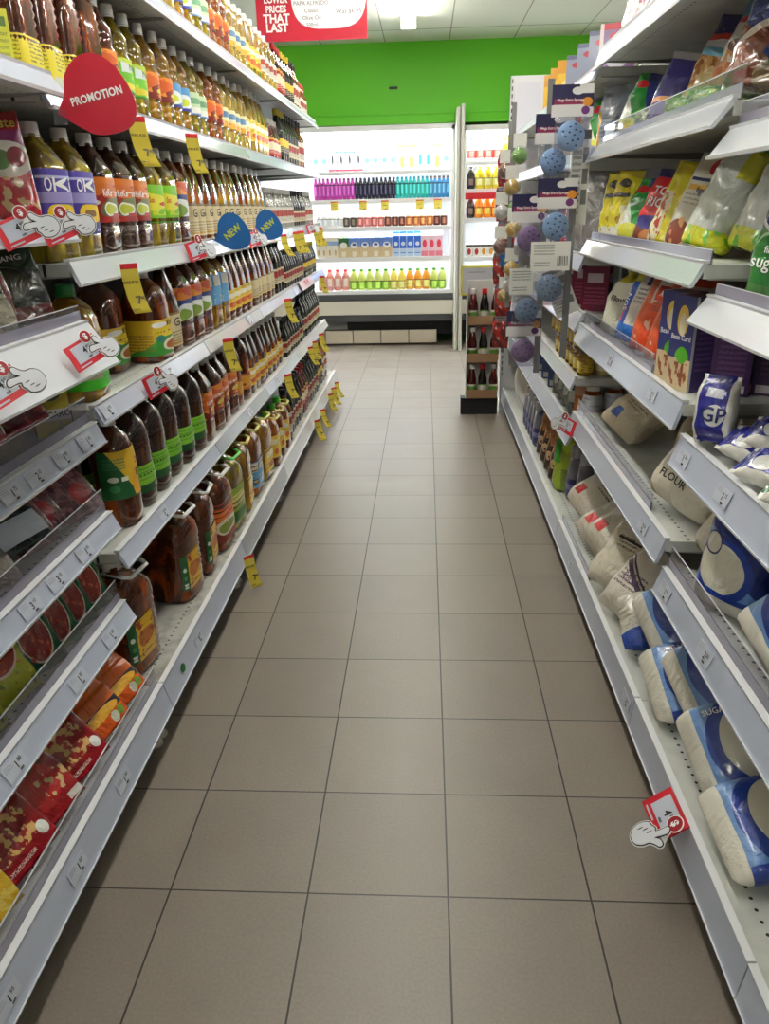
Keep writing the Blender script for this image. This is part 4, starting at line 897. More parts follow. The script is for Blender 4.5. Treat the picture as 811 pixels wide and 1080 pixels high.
greensug = design('art_green_sugar', (214, 216, 206), [('r', 0, 0, .68, .56, (34, 112, 44)), ('e', .34, .66, .34, .2, (226, 228, 226)), ('e', .34, .67, .31, .18, (34, 34, 90)), ('e', .3, .40, .22, .1, (150, 190, 140)), ('e', .3, .37, .22, .1, (34, 112, 44)), ('r', 0, 0, .68, .1, (70, 120, 60)), ('e', .36, .62, .08, .12, (220, 222, 230), 30)], .25, .7, crinkle=.5)
yellowbag = design('art_yellow_noodle', (220, 206, 44), [('r', .1, .62, .7, .68, (40, 36, 30)), ('e', .4, .82, .2, .06, (60, 50, 40)), ('r', .45, 0, 1, .5, (232, 226, 180)), ('e', .3, .1, .25, .1, (226, 226, 210)), ('n', 5, .58, (170, 130, 30), 0, 0, 1, .4)], .25, .7, crinkle=.5)
chilibag = design('art_yellow_chili', (214, 200, 50), [('r', .0, 0, .42, .62, (222, 212, 170)), ('n', 7, .52, (170, 50, 24), 0, 0, .45, .6), ('d', .0, .9, -1, .4, (196, 190, 40))], .25, .7, crinkle=.5)
redbag = design('art_red_punch', (196, 26, 36), [('r', 0, 0, 1, .24, (110, 44, 26)), ('e', .5, .25, .5, .1, (44, 40, 120)), ('r', 0, .88, 1, 1, (44, 40, 110)), ('e', .6, .06, .3, .1, (190, 120, 70))], .25, .7, crinkle=.4)
wgbag = design('art_white_green', (214, 218, 206), [('d', .2, .5, 1, .7, (40, 150, 60)), ('d', .5, .75, 1, .7, (44, 56, 130)), ('e', .4, .1, .4, .14, (214, 214, 70)), ('e', .3, .8, .2, .07, (206, 40, 50))], .25, .7, crinkle=.5)
cardbag = design('art_fig_pack', (206, 202, 186), [('e', .55, .86, .17, .09, (200, 40, 50)), ('r', .1, .70, .9, .735, (40, 44, 90)), ('r', .12, .6, .8, .66, (220, 170, 60)), ('t', .12, .42, .85, .56, 3, (140, 130, 100)), ('e', .3, .14, .3, .14, (120, 50, 30)), ('n', 6, .55, (190, 140, 90), 0, 0, .6, .3)], .3, .6)
ricebag = design('art_starch', (208, 212, 204), [('r', 0, 0, 1, .16, (206, 212, 40)), ('n', 5, .55, (110, 190, 50), 0, 0, 1, .16), ('r', 0, .84, 1, 1, (50, 150, 60)), ('r', .6, .6, 1, .86, (206, 200, 60))], .22, .8, crinkle=.5)
creamtie = design('art_cream_tied', (222, 220, 200), [('r', 0, .66, 1, .8, (200, 190, 50)), ('r', 0, .84, 1, 1, (206, 200, 90)), ('r', .66, 0, 1, .3, (206, 200, 60))], .3, .6, crinkle=.4)
scs = design('art_blue_white_flour', (222, 218, 208), [('r', 0, 0, 1, .2, (40, 110, 200)), ('r', 0, .2, .3, .72, (36, 84, 190)), ('r', 0, .72, .3, .84, (210, 206, 60)), ('r', .5, .7, .85, .88, (50, 60, 110)), ('t', .35, .45, .9, .66, 4, (90, 90, 110)), ('r', .1, .22, .16, .42, (190, 60, 60)), ('r', .22, .22, .28, .42, (60, 70, 140))], .3, .6, crinkle=.4)
orangeflour = design('art_orange_flour', (222, 208, 196), [('d', .0, .42, .35, -1, (214, 70, 26)), ('r', 0, .0, .3, .8, (206, 84, 40)), ('r', .36, .58, .9, .74, (206, 56, 34)), ('e', .6, .9, .4, .1, (200, 70, 44)), ('t', .38, .45, .9, .56, 3, (110, 90, 90)), ('n', 5, .6, (236, 200, 180), 0, 0, 1, .4)], .3, .6, crinkle=.4)
tallbag = design('art_tall_pasta', (196, 150, 80), [('r', 0, .74, 1, .80, (206, 60, 40)), ('r', 0, .66, 1, .74, (226, 228, 226)), ('r', 0, .58, 1, .66, (110, 170, 200)), ('n', 7, .5, (150, 90, 30), 0, .1, 1, .58), ('r', .72, .05, 1, .95, (44, 44, 130)), ('r', 0, .8, .72, 1, (60, 50, 110)), ('e', .4, .3, .24, .1, (206, 180, 120), 40)], .22, .8, crinkle=.6)
tallbag2 = design('art_tall_orange', (190, 104, 50), [('r', 0, .76, 1, .82, (206, 60, 50)), ('r', 0, .4, .55, .76, (222, 214, 206)), ('r', 0, .82, 1, 1, (90, 130, 160)), ('n', 6, .52, (214, 150, 90), .1, .05, 1, .5), ('e', .3, .55, .15, .06, (120, 90, 80))], .22, .8, crinkle=.6)
brownbag = design('art_brown_bag', (104, 52, 30), [('r', 0, .62, 1, 1, (36, 40, 96)), ('d', .1, .56, .5, .9, (44, 48, 104)), ('e', .35, .4, .3, .12, (206, 190, 170), 30), ('e', .4, .34, .28, .12, (110, 54, 30), 30), ('r', .3, .66, .36, .95, (190, 196, 210)), ('r', .6, .7, .64, .95, (190, 196, 210)), ('e', .8, .12, .22, .14, (110, 90, 60))], .18, .9, crinkle=.7)
purplebox2 = design('art_purple_bag', (44, 36, 110), [('r', 0, .9, 1, 1, (200, 200, 206)), ('e', .5, .28, .45, .1, (190, 130, 90)), ('e', .5, .22, .45, .08, (44, 36, 110)), ('r', 0, 0, 1, .05, (190, 120, 60))], .25, .7, crinkle=.3)
redsmall = design('art_red_small', (196, 40, 56), [('e', .4, .7, .25, .1, (206, 206, 200)), ('r', .1, .2, .5, .6, (226, 214, 206)), ('r', 0, 0, 1, .1, (220, 206, 190))], .25, .7, crinkle=.5)
greybag = design('art_grey_bag', (150, 160, 172), [('r', .1, .1, .9, .55, (130, 140, 156)), ('t', .2, .15, .8, .5, 5, (90, 96, 110)), ('r', 0, .0, .2, .6, (190, 150, 70))], .25, .7, crinkle=.5)
pinkbig = design('art_pink_big', (214, 204, 206), [('n', 8, .54, (170, 110, 124)), ('n', 5, .6, (226, 220, 216))], .15, 1.0, crinkle=.6)
greenlow = design('art_green_low', (110, 160, 50), [('n', 6, .5, (60, 120, 40)), ('n', 9, .6, (206, 204, 90))], .2, .8, crinkle=.7)

GB = 'bags on the right shelves'
# --- bottom shelf: sugar lying in a leaning row, then flour
kS = bag('sugar_bag', .20, .29, .085, 'sack', sugar, amp=.005, seed=3)
kS2 = bag('sugar_bag', .20, .29, .085, 'sack', sugar, [('SUGAR', .12, .3, .014, 1, PI / 2)], [INKW], amp=.006, seed=8)
def lying(k, x, y, tilt, desc, place, yaw=0, z=.165, lift=0):
    s, c = math.sin(tilt), math.cos(tilt)
    up = (math.cos(yaw), math.sin(yaw), 0); f = Vector((0, -s, c))
    return lay(k, (x, y, z + k['w'] / 2 * .98 * s + k['d'] / 2 * c + .003 + lift), f, up, desc, place, group=GB)
def leanb(k, x, y, f, desc, up=(.86, .06, .35), z=.168, place='', lift=0): return lay(k, (x, y, z + lift), f, up, desc, place, group=GB)
lay(kS, (.51, -.03, .205), (-.2, -.25, .95), (.97, .06, .1), 'blue and white sugar bag lying flat nearest the red price holder', '', group=GB)
leanb(kS2, .515, .14, (-.35, -.62, .7), 'mostly covered sugar bag wedged behind the flat one', (.86, .0, .3), .23)
leanb(kS, .515, .29, (-.38, -.55, .74), 'tilted sugar bag with large cream oval, nearer than the standing one', (.86, .0, .35), .285)
leanb(kS2, .505, .42, (-.25, -.5, .82), 'sugar bag showing mostly its white end between two oval fronted bags', (.92, .0, .2), .235)
leanb(kS, .525, .56, (-.4, -.62, .66), 'sugar bag standing tilted, farthest of the oval fronted row', (.86, .0, .35), .29)
kSw = bag('sugar_bag', .17, .25, .075, 'sack', design('art_blue_corner', (216, 210, 196), [('d', .4, .5, 1, .6, (36, 70, 160)), ('n', 7, .56, (222, 216, 204), .3, .3, 1, 1)], .25, .7, crinkle=.7), amp=.008, seed=12)
lying(kSw, .505, .71, .8, 'crumpled white bag with blue corner', 'on the right bottom shelf beside the purple striped flour', .1)
kP1 = bag('flour_bag', .17, .24, .09, 'sack', flourpur, [('PLAIN', .35, .5, .012, 1), ('FLOUR', .37, .43, .012, 1)], [INKP], amp=.007, seed=4)
leanb(kP1, .53, .85, (-.55, -.5, .66), 'flour bag with purple diagonal stripes on the right bottom shelf', (.6, .25, .6), .2)
kF1 = bag('flour_bag', .18, .26, .10, 'sack', flourplain, [('FLOUR', .45, .64, .014, 1)], [INKB], amp=.008, seed=5)
lay(kF1, (.54, 1.02, .20), (-.55, -.55, .62), (.5, .25, .8), 'plain cream flour bag with thin dark print', 'leaning on the right bottom shelf', group=GB)
kR1 = bag('flour_bag', .20, .26, .09, 'sack', flourred, [('FLOUR', .62, .6, .014, 1)], [INKB], amp=.006, seed=6)
leanb(kR1, .53, 1.19, (-.4, -.5, .76), 'white flour bag with red stripes right behind the plain flour', (.8, .15, .45), .25)
leanb(kR1, .52, 1.36, (-.35, -.5, .8), 'white flour bag with red stripes, middle of the three', (.85, .15, .35), .21)
leanb(kR1, .53, 1.56, (-.4, -.5, .76), 'white flour bag with red stripes, farthest, under the hand card', (.8, .1, .45), .25)
# --- shelf five: flour and tall sugar
kFo = bag('flour_bag', .19, .25, .10, 'sack', flourolive, [('FLOUR', .36, .22, .020, 1), ('Plain', .36, .31, .012, 1)], [INKB], amp=.007, seed=7)
lay(kFo, (.545, .615, .64), (-.66, -.58, .48), (.55, .06, .83), 'cream flour bag with olive folded top', 'on the half empty shelf', group=GB)
kFo2 = bag('flour_bag', .18, .24, .11, 'sack', flourolive, [('Flour', .55, .48, .014, 1)], [INKB], amp=.009, seed=9)
lay(kFo2, (.56, .40, .575), (-.72, -.62, .4), (.5, -.05, .85), 'greyish flour bag slumped next to the tall blue sugar', 'on the right fifth shelf', group=GB)
kT = bag('sugar_bag', .16, .285, .10, 'brick', sugtop, [('FINE GRAIN', .55, .725, .010, 1), ('SUGAR', .5, .66, .012, 1)], [INKW], amp=.006, seed=10)
lay(kT, (.60, .235, .548), (-.85, -.5, .12), (.12, 0, 1), 'tall blue sugar bag with cream oval beside the slumped flour', '', group=GB)
lay(kT, (.66, .085, .548), (-.8, -.55, .15), (.16, 0, 1), 'tall blue sugar bag with FINE GRAIN band', 'cut by the right edge, fifth shelf', group=GB)
kSl = bag('sugar_bag', .16, .22, .075, 'sack', sugar, amp=.008, seed=14)
lay(kSl, (.545, .03, .60), (-.55, -.45, .7), (.55, -.2, .6), 'sugar bag slumped behind the clear lip under the tall ones', '', group=GB)
kBe = bag('flour_bag', .16, .25, .10, 'sack', beige, [('C', .6, .6, .022, 1)], [INKR], amp=.010, seed=11)
lay(kBe, (.54, 1.245, .665), (-.35, -.6, .72), (.75, .15, .55), 'beige flour bag with blue square lying', 'at the far end of the half empty shelf', group=GB)
lay(kBe, (.77, 1.02, .618), (-.5, -.8, .3), (.3, .1, .95), 'beige bag standing at the back of the half empty shelf', '', group=GB)
lay(kBe, (.84, .80, .618), (-.6, -.75, .2), (.2, .1, .95), 'beige bag deepest in the half empty shelf corner', '', group=GB)
# --- small packs on shelf four, near bay
def pk(art, seed, texts=(), inks=()): return bag('sachet_pack', .085, .135, .045, 'pillow', art, texts, inks, amp=.004, seed=seed, cat='packet')
k1, k2, k3, k4 = pk(gp, 1, [('GP', .58, .4, .03, 1)], [INKN]), pk(gp, 2), pk(gpg, 3), pk(gpy, 4)
GPK = 'small packs heaped on the right fourth shelf'
HEAP = [(k1, (.535, .335, .90), (-.75, -.62, .2), (.05, .1, 1), 'blue pack with letters GP standing upright'), (k2, (.515, .385, .90), (-.5, -.4, .75), (.4, .8, .2), 'blue pack behind the upright GP pack'),
        (k2, (.57, .24, .955), (-.3, -.3, .9), (.6, -.7, .1), 'blue pack lying on top of the heap'), (k2, (.54, .26, .897), (-.3, -.35, .9), (.5, -.8, 0), 'blue pack under the top one'), (k2, (.528, .155, .897), (-.35, -.25, .9), (.5, -.8, 0), 'blue pack at the front edge of the heap'),
        (k3, (.66, .22, .955), (-.3, -.3, .9), (.7, -.6, .1), 'green pack at the upper right of the heap'), (k4, (.64, .16, .915), (-.3, -.4, .9), (.6, -.8, 0), 'yellow pack with brown rings, the inner one,'), (k3, (.53, .05, .897), (-.4, -.3, .85), (.5, -.8, 0), 'green pack at the front edge of the heap'),
        (k4, (.59, .07, .925), (-.3, -.3, .9), (.6, -.75, .1), 'yellow pack with brown rings, the outer one,'), (k3, (.76, .27, .955), (-.35, -.3, .9), (.6, -.7, .2), 'green pack deepest in the heap'), (k4, (.80, .40, .90), (-.6, -.7, .3), (.1, .1, 1), 'yellow pack standing behind the heap'), (k3, (.52, -.07, .897), (-.4, -.3, .85), (.5, -.8, 0), 'green pack closest to the picture edge')]
for k, b, f, u, dsc in HEAP: lay(k, b, f, u, dsc, 'on the right fourth shelf', group=GPK)
# purple and blue boxes
bx = design('art_blue_box', (52, 60, 120), [('e', .5, .74, .24, .16, (230, 196, 90)), ('e', .5, .70, .14, .12, (235, 226, 200)), ('e', .6, .36, .3, .1, (90, 180, 50)), ('r', 0, 0, 1, .34, (214, 196, 160)), ('n', 5, .5, (150, 80, 50), .1, .05, .9, .3), ('e', .6, .38, .24, .09, (90, 180, 50))], .3, .4)
bxs = design('art_box_side', (70, 56, 110), [('r', 0, 0, .12, 1, (200, 200, 206)), ('t', .2, .2, .9, .7, 9, (120, 90, 150)), ('e', .5, .86, .3, .06, (150, 70, 110))], .35, .3)
kBx = carton_kind('soya_box', .085, .06, .215, [bx, INKW], bxs, text=[('Bean Curd', .5, .56, .012, 2)])
put(kBx, (.575, .715, .946), face((-.93, -.36, 0)), 'blue box with yellow arch and green leaf, the farther one', 'box', '', 'blue boxes on the right fourth shelf')
put(kBx, (.565, .585, .946), face((-.95, -.3, 0)), 'blue box with yellow arch and green leaf, the nearer one', 'box', '', 'blue boxes on the right fourth shelf')
bp = design('art_purple_box', (66, 34, 84), [('e', .5, .86, .34, .06, (130, 50, 80)), ('t', .15, .2, .85, .74, 9, (110, 70, 130)), ('r', .1, .03, .9, .12, (196, 190, 196))], .35, .3)
kPx = carton_kind('soya_box', .085, .06, .2, [bp, mat('ink_mauve', (190, 150, 190), .5)], bp, text=[('Tau Fu', .5, .76, .012, 2), ('Dessert', .5, .7, .012, 2)])
for i, (x, y) in enumerate(((.655, .57), (.745, .56), (.83, .385), (.91, .27))):
    put(kPx, (x, y, .946 if y > .5 else .873), face((-.5, -.87, 0)), 'dark purple dessert box', 'box', 'behind the heap of small packs', 'purple dessert boxes')
# --- shelf four, far bay
kC = bag('flour_bag', .14, .30, .11, 'tied', creamtie, [('Flour', .5, .45, .02, 1)], [INKB], amp=.006, seed=15)
lay(kC, (.585, 1.40, .948), (-.75, -.66, .1), (.2, .1, 1), 'cream flour bag tied with yellow tape', 'on the right fourth shelf', group=GB)
kSc = bag('flour_bag', .13, .26, .09, 'stand', scs, [('SUN', .16, .46, .02, 1, PI / 2)], [INKW], amp=.005, seed=16)
lay(kSc, (.59, 1.19, .948), (-.8, -.58, .2), (.3, .05, 1), 'white flour bag with blue band and yellow stripe', 'on the right fourth shelf', group=GB)
kOr = bag('flour_bag', .15, .27, .10, 'stand', orangeflour, [('ATTA', .64, .66, .016, 1)], [INKW], amp=.006, seed=17)
lay(kOr, (.60, 1.015, .948), (-.82, -.56, .2), (.25, .05, 1), 'orange and white flour bag, the farther one', 'on the right fourth shelf', group=GB)
lay(kOr, (.60, .865, .948), (-.82, -.56, .25), (.28, .05, 1), 'orange and white flour bag next to the blue boxes', 'on the right fourth shelf', group=GB)
# --- shelf three
P3 = 'on the right third shelf'; Z3 = 1.238
kY1 = bag('noodle_bag', .10, .21, .07, 'stand', yellowbag, amp=.007, seed=18)
lay(kY1, (.575, 1.575, Z3), (-.7, -.7, .1), (.05, .05, 1), 'yellow packet with black bar, the farther one', P3, group=GB)
lay(kY1, (.585, 1.45, Z3), (-.7, -.7, .1), (.1, .05, 1), 'yellow packet with black bar, the nearer one', P3, group=GB)
kW = bag('snack_bag', .12, .18, .08, 'stand', wgbag, amp=.007, seed=19)
lay(kW, (.59, 1.30, Z3), (-.7, -.65, .25), (.35, .1, 1), 'white and green bag with yellow foot', P3, group=GB)
kRd = bag('snack_bag', .115, .20, .07, 'stand', redbag, [('TOP', .5, .68, .024, 1), ('RICH', .5, .52, .024, 1)], [INKW], amp=.004, seed=20)
lay(kRd, (.595, 1.145, Z3), (-.72, -.66, .25), (.3, .05, 1), 'red bag with big white letters', P3, group=GB)
kCh = bag('snack_bag', .11, .21, .07, 'stand', chilibag, amp=.007, seed=21)
lay(kCh, (.595, 1.00, Z3), (-.72, -.66, .25), (.3, .05, 1), 'yellow bag showing red chillies', P3, group=GB)
kCd = bag('snack_bag', .12, .225, .05, 'stand', cardbag, [('figs', .45, .6, .014, 1)], [INKN], amp=.003, seed=22)
lay(kCd, (.60, .86, Z3), (-.75, -.62, .28), (.35, .05, 1), 'pale printed packet with red fruit', P3, group=GB)
kRi = bag('starch_bag', .12, .26, .09, 'stand', ricebag, amp=.008, seed=23)
lay(kRi, (.60, .695, Z3), (-.75, -.62, .28), (.4, .0, 1), 'white starch bag with green top and yellow foot, in front', '', group=GB)
lay(kRi, (.665, .60, Z3), (-.75, -.62, .28), (.4, .0, 1), 'white starch bag with green top and yellow foot, half hidden', '', group=GB)
kBk = bag('snack_bag', .16, .21, .08, 'pillow', design('art_brown_snack', (150, 110, 40), [('n', 5, .5, (90, 56, 24)), ('n', 8, .58, (200, 170, 70))], .25, .6, crinkle=.6), amp=.01, seed=24)
for i, y in enumerate((1.5, 1.28, 1.05, .82)): lay(kBk, (.80, y, Z3 + .01), (-.75, -.6, .2), (.2, 0, 1), 'brown and gold snack bag', 'right third shelf back row', group='snack bags in the back row')
kGs = bag('sugar_bag', .14, .24, .09, 'stand', greensug, [('sugar', .3, .27, .024, 1), ('fine', .3, .36, .012, 1)], [INKW], amp=.006, seed=25)
lay(kGs, (.585, .315, 1.172), (-.72, -.69, .1), (.15, 0, 1), 'green sugar bag with navy oval, the farther one', 'at the right edge, third shelf', group=GB)
lay(kGs, (.58, .165, 1.172), (-.72, -.69, .1), (.15, 0, 1), 'green sugar bag with navy oval, cut by the right edge', '', group=GB)
kGb = bag('sugar_bag', .2, .26, .1, 'stand', design('art_green_back', (70, 130, 50), [('n', 4, .5, (110, 160, 50)), ('n', 7, .6, (40, 90, 40))], .25, .7, crinkle=.6), amp=.012, seed=26)
lay(kGb, (.76, .36, 1.172), (-.7, -.7, .2), (.2, 0, 1), 'crumpled green bag behind the green sugar', 'on the right third shelf', group=GB)
# --- shelf two
P2 = 'on the right second shelf'; Z2 = 1.538
kTa = bag('pasta_bag', .12, .30, .07, 'stand', tallbag, amp=.007, seed=27); kTb = bag('pasta_bag', .12, .29, .07, 'stand', tallbag2, amp=.007, seed=28)
kGy = bag('snack_bag', .12, .2, .07, 'stand', greybag, amp=.007, seed=29); kRs = bag('snack_bag', .10, .17, .06, 'stand', redsmall, [('G', .3, .4, .03, 1)], [INKR], amp=.007, seed=30)
kPu = bag('snack_bag', .11, .18, .06, 'stand', purplebox2, amp=.003, seed=31); kBr = bag('bread_bag', .15, .29, .11, 'stand', brownbag, amp=.014, seed=32); kGl = bag('snack_bag', .11, .06, .04, 'pillow', greenlow, amp=.007, seed=33)
kSh = bag('snack_bag', .13, .24, .07, 'stand', design('art_silver', (176, 182, 192), [('n', 4, .55, (206, 210, 214)), ('r', .3, .2, .6, .3, (110, 130, 160))], .15, 1, crinkle=.6), amp=.006, seed=34)
lay(kW, (.57, 1.50, Z2), (-.6, -.75, .2), (.3, 0, 1), 'white and green bag on the second shelf end', 'over the yellow packets', group=GB)
lay(kRs, (.58, 1.30, Z2), (-.7, -.66, .25), (.35, 0, 1), 'small red and white bag', P2, group=GB)
lay(kPu, (.57, 1.155, Z2), (-.75, -.66, .2), (.35, 0, 1), 'deep purple packet with orange swoosh', P2, group=GB)
lay(kSh, (.76, 1.13, Z2), (-.7, -.68, .25), (.4, 0, 1), 'silver bag standing behind the purple packet', P2, group=GB)
lay(kTa, (.565, 1.0, Z2 + .006), (-.75, -.6, .25), (.35, 0, 1), 'tall pasta bag with navy side stripe', P2, group=GB)
lay(kTb, (.57, .83, Z2 + .006), (-.75, -.6, .25), (.35, 0, 1), 'tall orange and white pasta bag', P2, group=GB)
for i, y in enumerate((1.26, .97, .80, .64)): lay(kGl, (.515, y, Z2), (-.85, -.4, .3), (.2, 0, 1), 'small green herb packet', 'behind the clear lip, right second shelf', group='green herb packets')
lay(kBr, (.62, .58, Z2), (-.72, -.6, .2), (.3, 0, 1), 'brown bag with navy top and white swirl', 'at the right second shelf joint', group=GB)
lay(kBr, (.60, .32, 1.482), (-.72, -.6, .2), (.25, 0, 1), 'brown bag with navy top, nearest,', 'right second shelf', group=GB)
lay(kBr, (.80, .18, 1.482), (-.72, -.6, .2), (.25, 0, 1), 'brown bag with navy top, deep in the back,', 'right second shelf', group=GB)
lay(kGl, (.535, .28, 1.482), (-.8, -.5, .3), (.2, 0, 1), 'small green herb packet in front of the nearest brown bag', '', group=GB)
# --- top shelf
kPk = bag('multi_pack', .34, .30, .16, 'brick', pinkbig, amp=.012, seed=35)
lay(kPk, (.62, 1.46, 1.815), (-.95, -.3, .1), (.05, 0, 1), 'big shiny pink and white wrapped pack, the farther one', '', group=GB)
lay(kPk, (.62, 1.08, 1.815), (-.95, -.3, .1), (.05, 0, 1), 'big shiny pink and white wrapped pack, the nearer one', '', group=GB)
cb = design('art_cake_red', (120, 90, 130), [('r', 0, .86, 1, 1, (176, 40, 60)), ('e', .6, .72, .34, .1, (190, 40, 66)), ('r', 0, 0, .1, 1, (206, 190, 196)), ('e', .5, .2, .3, .16, (196, 196, 206))], .3, .4)
cg = design('art_cake_grey', (130, 136, 156), [('e', .5, .76, .3, .08, (170, 60, 70)), ('e', .5, .2, .36, .16, (170, 110, 50)), ('r', 0, .9, 1, 1, (90, 96, 120))], .3, .4)
cy = design('art_cake_yellow', (210, 170, 50), [('r', 0, .7, 1, 1, (196, 140, 40)), ('e', .5, .35, .3, .2, (226, 206, 140))], .3, .4)
kc1 = carton_kind('cake_mix_box', .12, .06, .135, cb); kc2 = carton_kind('cake_mix_box', .11, .06, .15, cg); kc3 = carton_kind('cake_mix_box', .09, .06, .17, cy)
ZT = 1.771
put(kc1, (.565, 1.765, ZT), face((-.35, -.94, 0)), 'cake mix box with red band', 'box', 'on the right top shelf', 'cake mix boxes')
put(kc2, (.555, 1.96, ZT), face((-.35, -.94, 0)), 'grey cake mix box, nearest of the grey ones,', 'box', 'on the right top shelf', 'cake mix boxes')
put(kc2, (.555, 2.18, ZT), face((-.35, -.94, 0)), 'grey cake mix box, middle of the grey ones,', 'box', 'on the right top shelf', 'cake mix boxes')
put(kc2, (.555, 2.42, ZT), face((-.35, -.94, 0)), 'grey cake mix box, farthest of the grey ones,', 'box', 'on the right top shelf', 'cake mix boxes')
for i in range(3): put(kc3, (.56, 2.66 + i * .2, ZT), face((-.35, -.94, 0)), 'yellow cake mix box', 'box', 'on the right top shelf', 'cake mix boxes')
# ------------------------------------------------------------------ far right bays: hanging goods, jars, floor display
bm = bmesh.new(); box(bm, .478, 4.10, 0, 1.3, 4.13, 2.09, 0)
for i in range(46): box(bm, .486, 4.098, .25 + i * .04, .492, 4.1005, .272 + i * .04, 1)
box(bm, .478, 4.095, .02, .482, 4.13, 2.09, 0)
bm2 = bmesh.new(); box(bm2, .515, 4.093, 1.62, .66, 4.0985, 2.05)
put(dict(name='end_panel', mesh=finish(bm, 'end_panel', [mat('panel_white', (222, 222, 226), .5), BLACK], False), parts=[('paper_sheet', finish(bm2, 'paper_sheet', mat('paper_lilac', (214, 214, 226), .6), False), 0, 'pale lilac sheet')]), (0, 0, 0), 0, 'white slotted end panel at the far end of the right shelves', 'panel', '')
FILL = [(kGy, 'grey and white snack bag'), (kRs, 'small red and white bag'), (kPu, 'deep purple packet'), (kW, 'white and green bag'), (kSc, 'white flour bag with blue band')]
def fill(z, y0, n, sp, ks, place, x=.60, grp='goods on the far right shelves'):
    for i in range(n):
        k, dsc = ks[i % len(ks)]
        put(k, (x + k['d'] * .2, y0 + i * sp, z + .004), face((-.72, -.69, 0)), dsc, k.get('cat', 'bag'), place, grp)
fill(1.53, 1.80, 5, .17, [FILL[0], FILL[3]], 'on the far right second shelf')
kSv = bag('silver_pouch', .09, .27, .05, 'pillow', mat('silver_foil', (206, 206, 210), .2, metal=.7, crinkle=.5), amp=.006, seed=41)
for i in range(3): put(kSv, (.565, 1.79 + i * .16, 1.185), face((-.6, -.8, 0)), 'tall silver pouch', 'pouch', 'on the far right third shelf', 'silver pouches')
fill(1.18, 2.32, 3, .16, [FILL[2], FILL[1]], 'on the far right third shelf')
kMg = carton_kind('tea_box', .10, .05, .17, design('art_magenta_box', (120, 24, 60), [('r', .2, .6, .8, .8, (206, 190, 200)), ('t', .1, .1, .9, .5, 5, (190, 90, 130))]))
for i in range(3): put(kMg, (.565, 1.80 + i * .2, .981), face((-.5, -.86, 0)), 'dark magenta box', 'box', 'behind the tilted white price list', 'dark magenta boxes')
SHAPES['spice'] = dict(rows=[(0, .026, .026), (.004, .03, .03), (.02, .03, .03), (.05, .03, .03), (.075, .03, .03), (.084, .026, .026)], e=2.2, cap=(.027, .083, .10))
K['spice'] = bottle('spice', OGOLD, mat('jar_lid_brown', (110, 84, 40), .4), (.015, .065, -90, 170, [design('lab_spice', (206, 180, 60), [('r', 0, .3, .6, .8, (226, 214, 170)), ('n', 5, .55, (150, 96, 30))])], []), name='spice_jar')
for lv in (0, 1):
    for i in range(7): put(K['spice'], (.545, 1.74 + i * .085, .7458 + lv * .1005), -PI / 2, 'yellow spice jar', 'jar', 'in the %s layer' % ('upper' if lv else 'lower'), 'spice jars stacked two high')
kJr = bottle('jar', mat('glass_spread', (190, 170, 120), .15, coat=.8), WHITE, (.02, .075, -90, 170, [design('lab_spread', (214, 206, 180), [('r', 0, .4, 1, .6, (150, 120, 70))])], []), name='clear_jar')
for i in range(2): put(kJr, (.63, 1.74 + i * .09, .7458), 0, 'clear jar of pale spread', 'jar', 'behind the yellow spice jars', 'clear jars')
SHAPES['syrup'] = dict(rows=[(0, .035, .035), (.006, .042, .042), (.04, .042, .042), (.09, .042, .042), (.12, .036, .036), (.15, .03, .03)], e=2, cap=(.026, .148, .172))
K['syrup'] = bottle('syrup', OORNG, WHITE, (.07, .135, -90, 178, [design('lab_wrap', (206, 206, 212), [('n', 4, .6, (170, 170, 180))])], []), name='syrup_bottle')
for i, (x, y) in enumerate(((.60, 1.70), (.69, 1.73), (.78, 1.72))): put(K['syrup'], (x, y + .02, .5408), 0, 'orange bottle with white wrapped shoulder', 'bottle', 'behind the beige flour', 'orange syrup bottles')
kOc = carton_kind('syrup_carton', .06, .05, .16, design('art_orange_carton', (206, 120, 60), [('r', 0, .7, 1, 1, (210, 160, 130)), ('e', .5, .4, .3, .2, (230, 170, 60))]))
put(kOc, (.565, 1.80, .541), face((-.6, -.8, 0)), 'orange and peach carton', 'box', 'beside the orange wrapped bottles')
kBb = carton_kind('detergent_box', .09, .06, .17, design('art_navy_box', (60, 80, 130), [('r', .1, .05, .9, .2, (206, 206, 214)), ('r', .1, .5, .9, .8, (90, 110, 160))]))
for i in range(3): put(kBb, (.575, 2.45 + i * .2, .541), face((-.5, -.86, 0)), 'blue grey carton', 'box', 'on the far right fifth shelf', 'blue grey cartons')
kGj = bag('refill_pouch', .10, .19, .06, 'stand', design('art_grey_green', (130, 134, 130), [('n', 5, .5, (90, 100, 96)), ('r', .2, .3, .8, .6, (190, 196, 190))], .25, .7, crinkle=.5), amp=.006, seed=42)
for i in range(4): put(kGj, (.575, 1.93 + i * .12, .544), face((-.7, -.7, 0)), 'grey refill pouch', 'pouch', 'on the far right fifth shelf', 'grey refill pouches')
kCf = bag('coffee_pouch', .11, .25, .06, 'stand', design('art_coffee', (60, 34, 22), [('r', .0, .5, .5, .9, (170, 110, 50)), ('e', .3, .3, .2, .1, (206, 170, 120)), ('n', 6, .6, (110, 60, 30))], .25, .7, crinkle=.5), amp=.006, seed=43)
for i in range(4): put(kCf, (.565, 2.14 + i * .13, .169), face((-.75, -.66, .1), (.1, 0, 1)), 'brown coffee pouch', 'pouch', 'on the far right bottom shelf', 'brown coffee pouches')
kGn = bag('tea_pouch', .11, .26, .05, 'stand', design('art_lime_pouch', (150, 176, 40), [('r', 0, .5, .4, .9, (60, 150, 40)), ('r', .5, 0, 1, .4, (110, 130, 40))], .25, .7, crinkle=.4), amp=.005, seed=44)
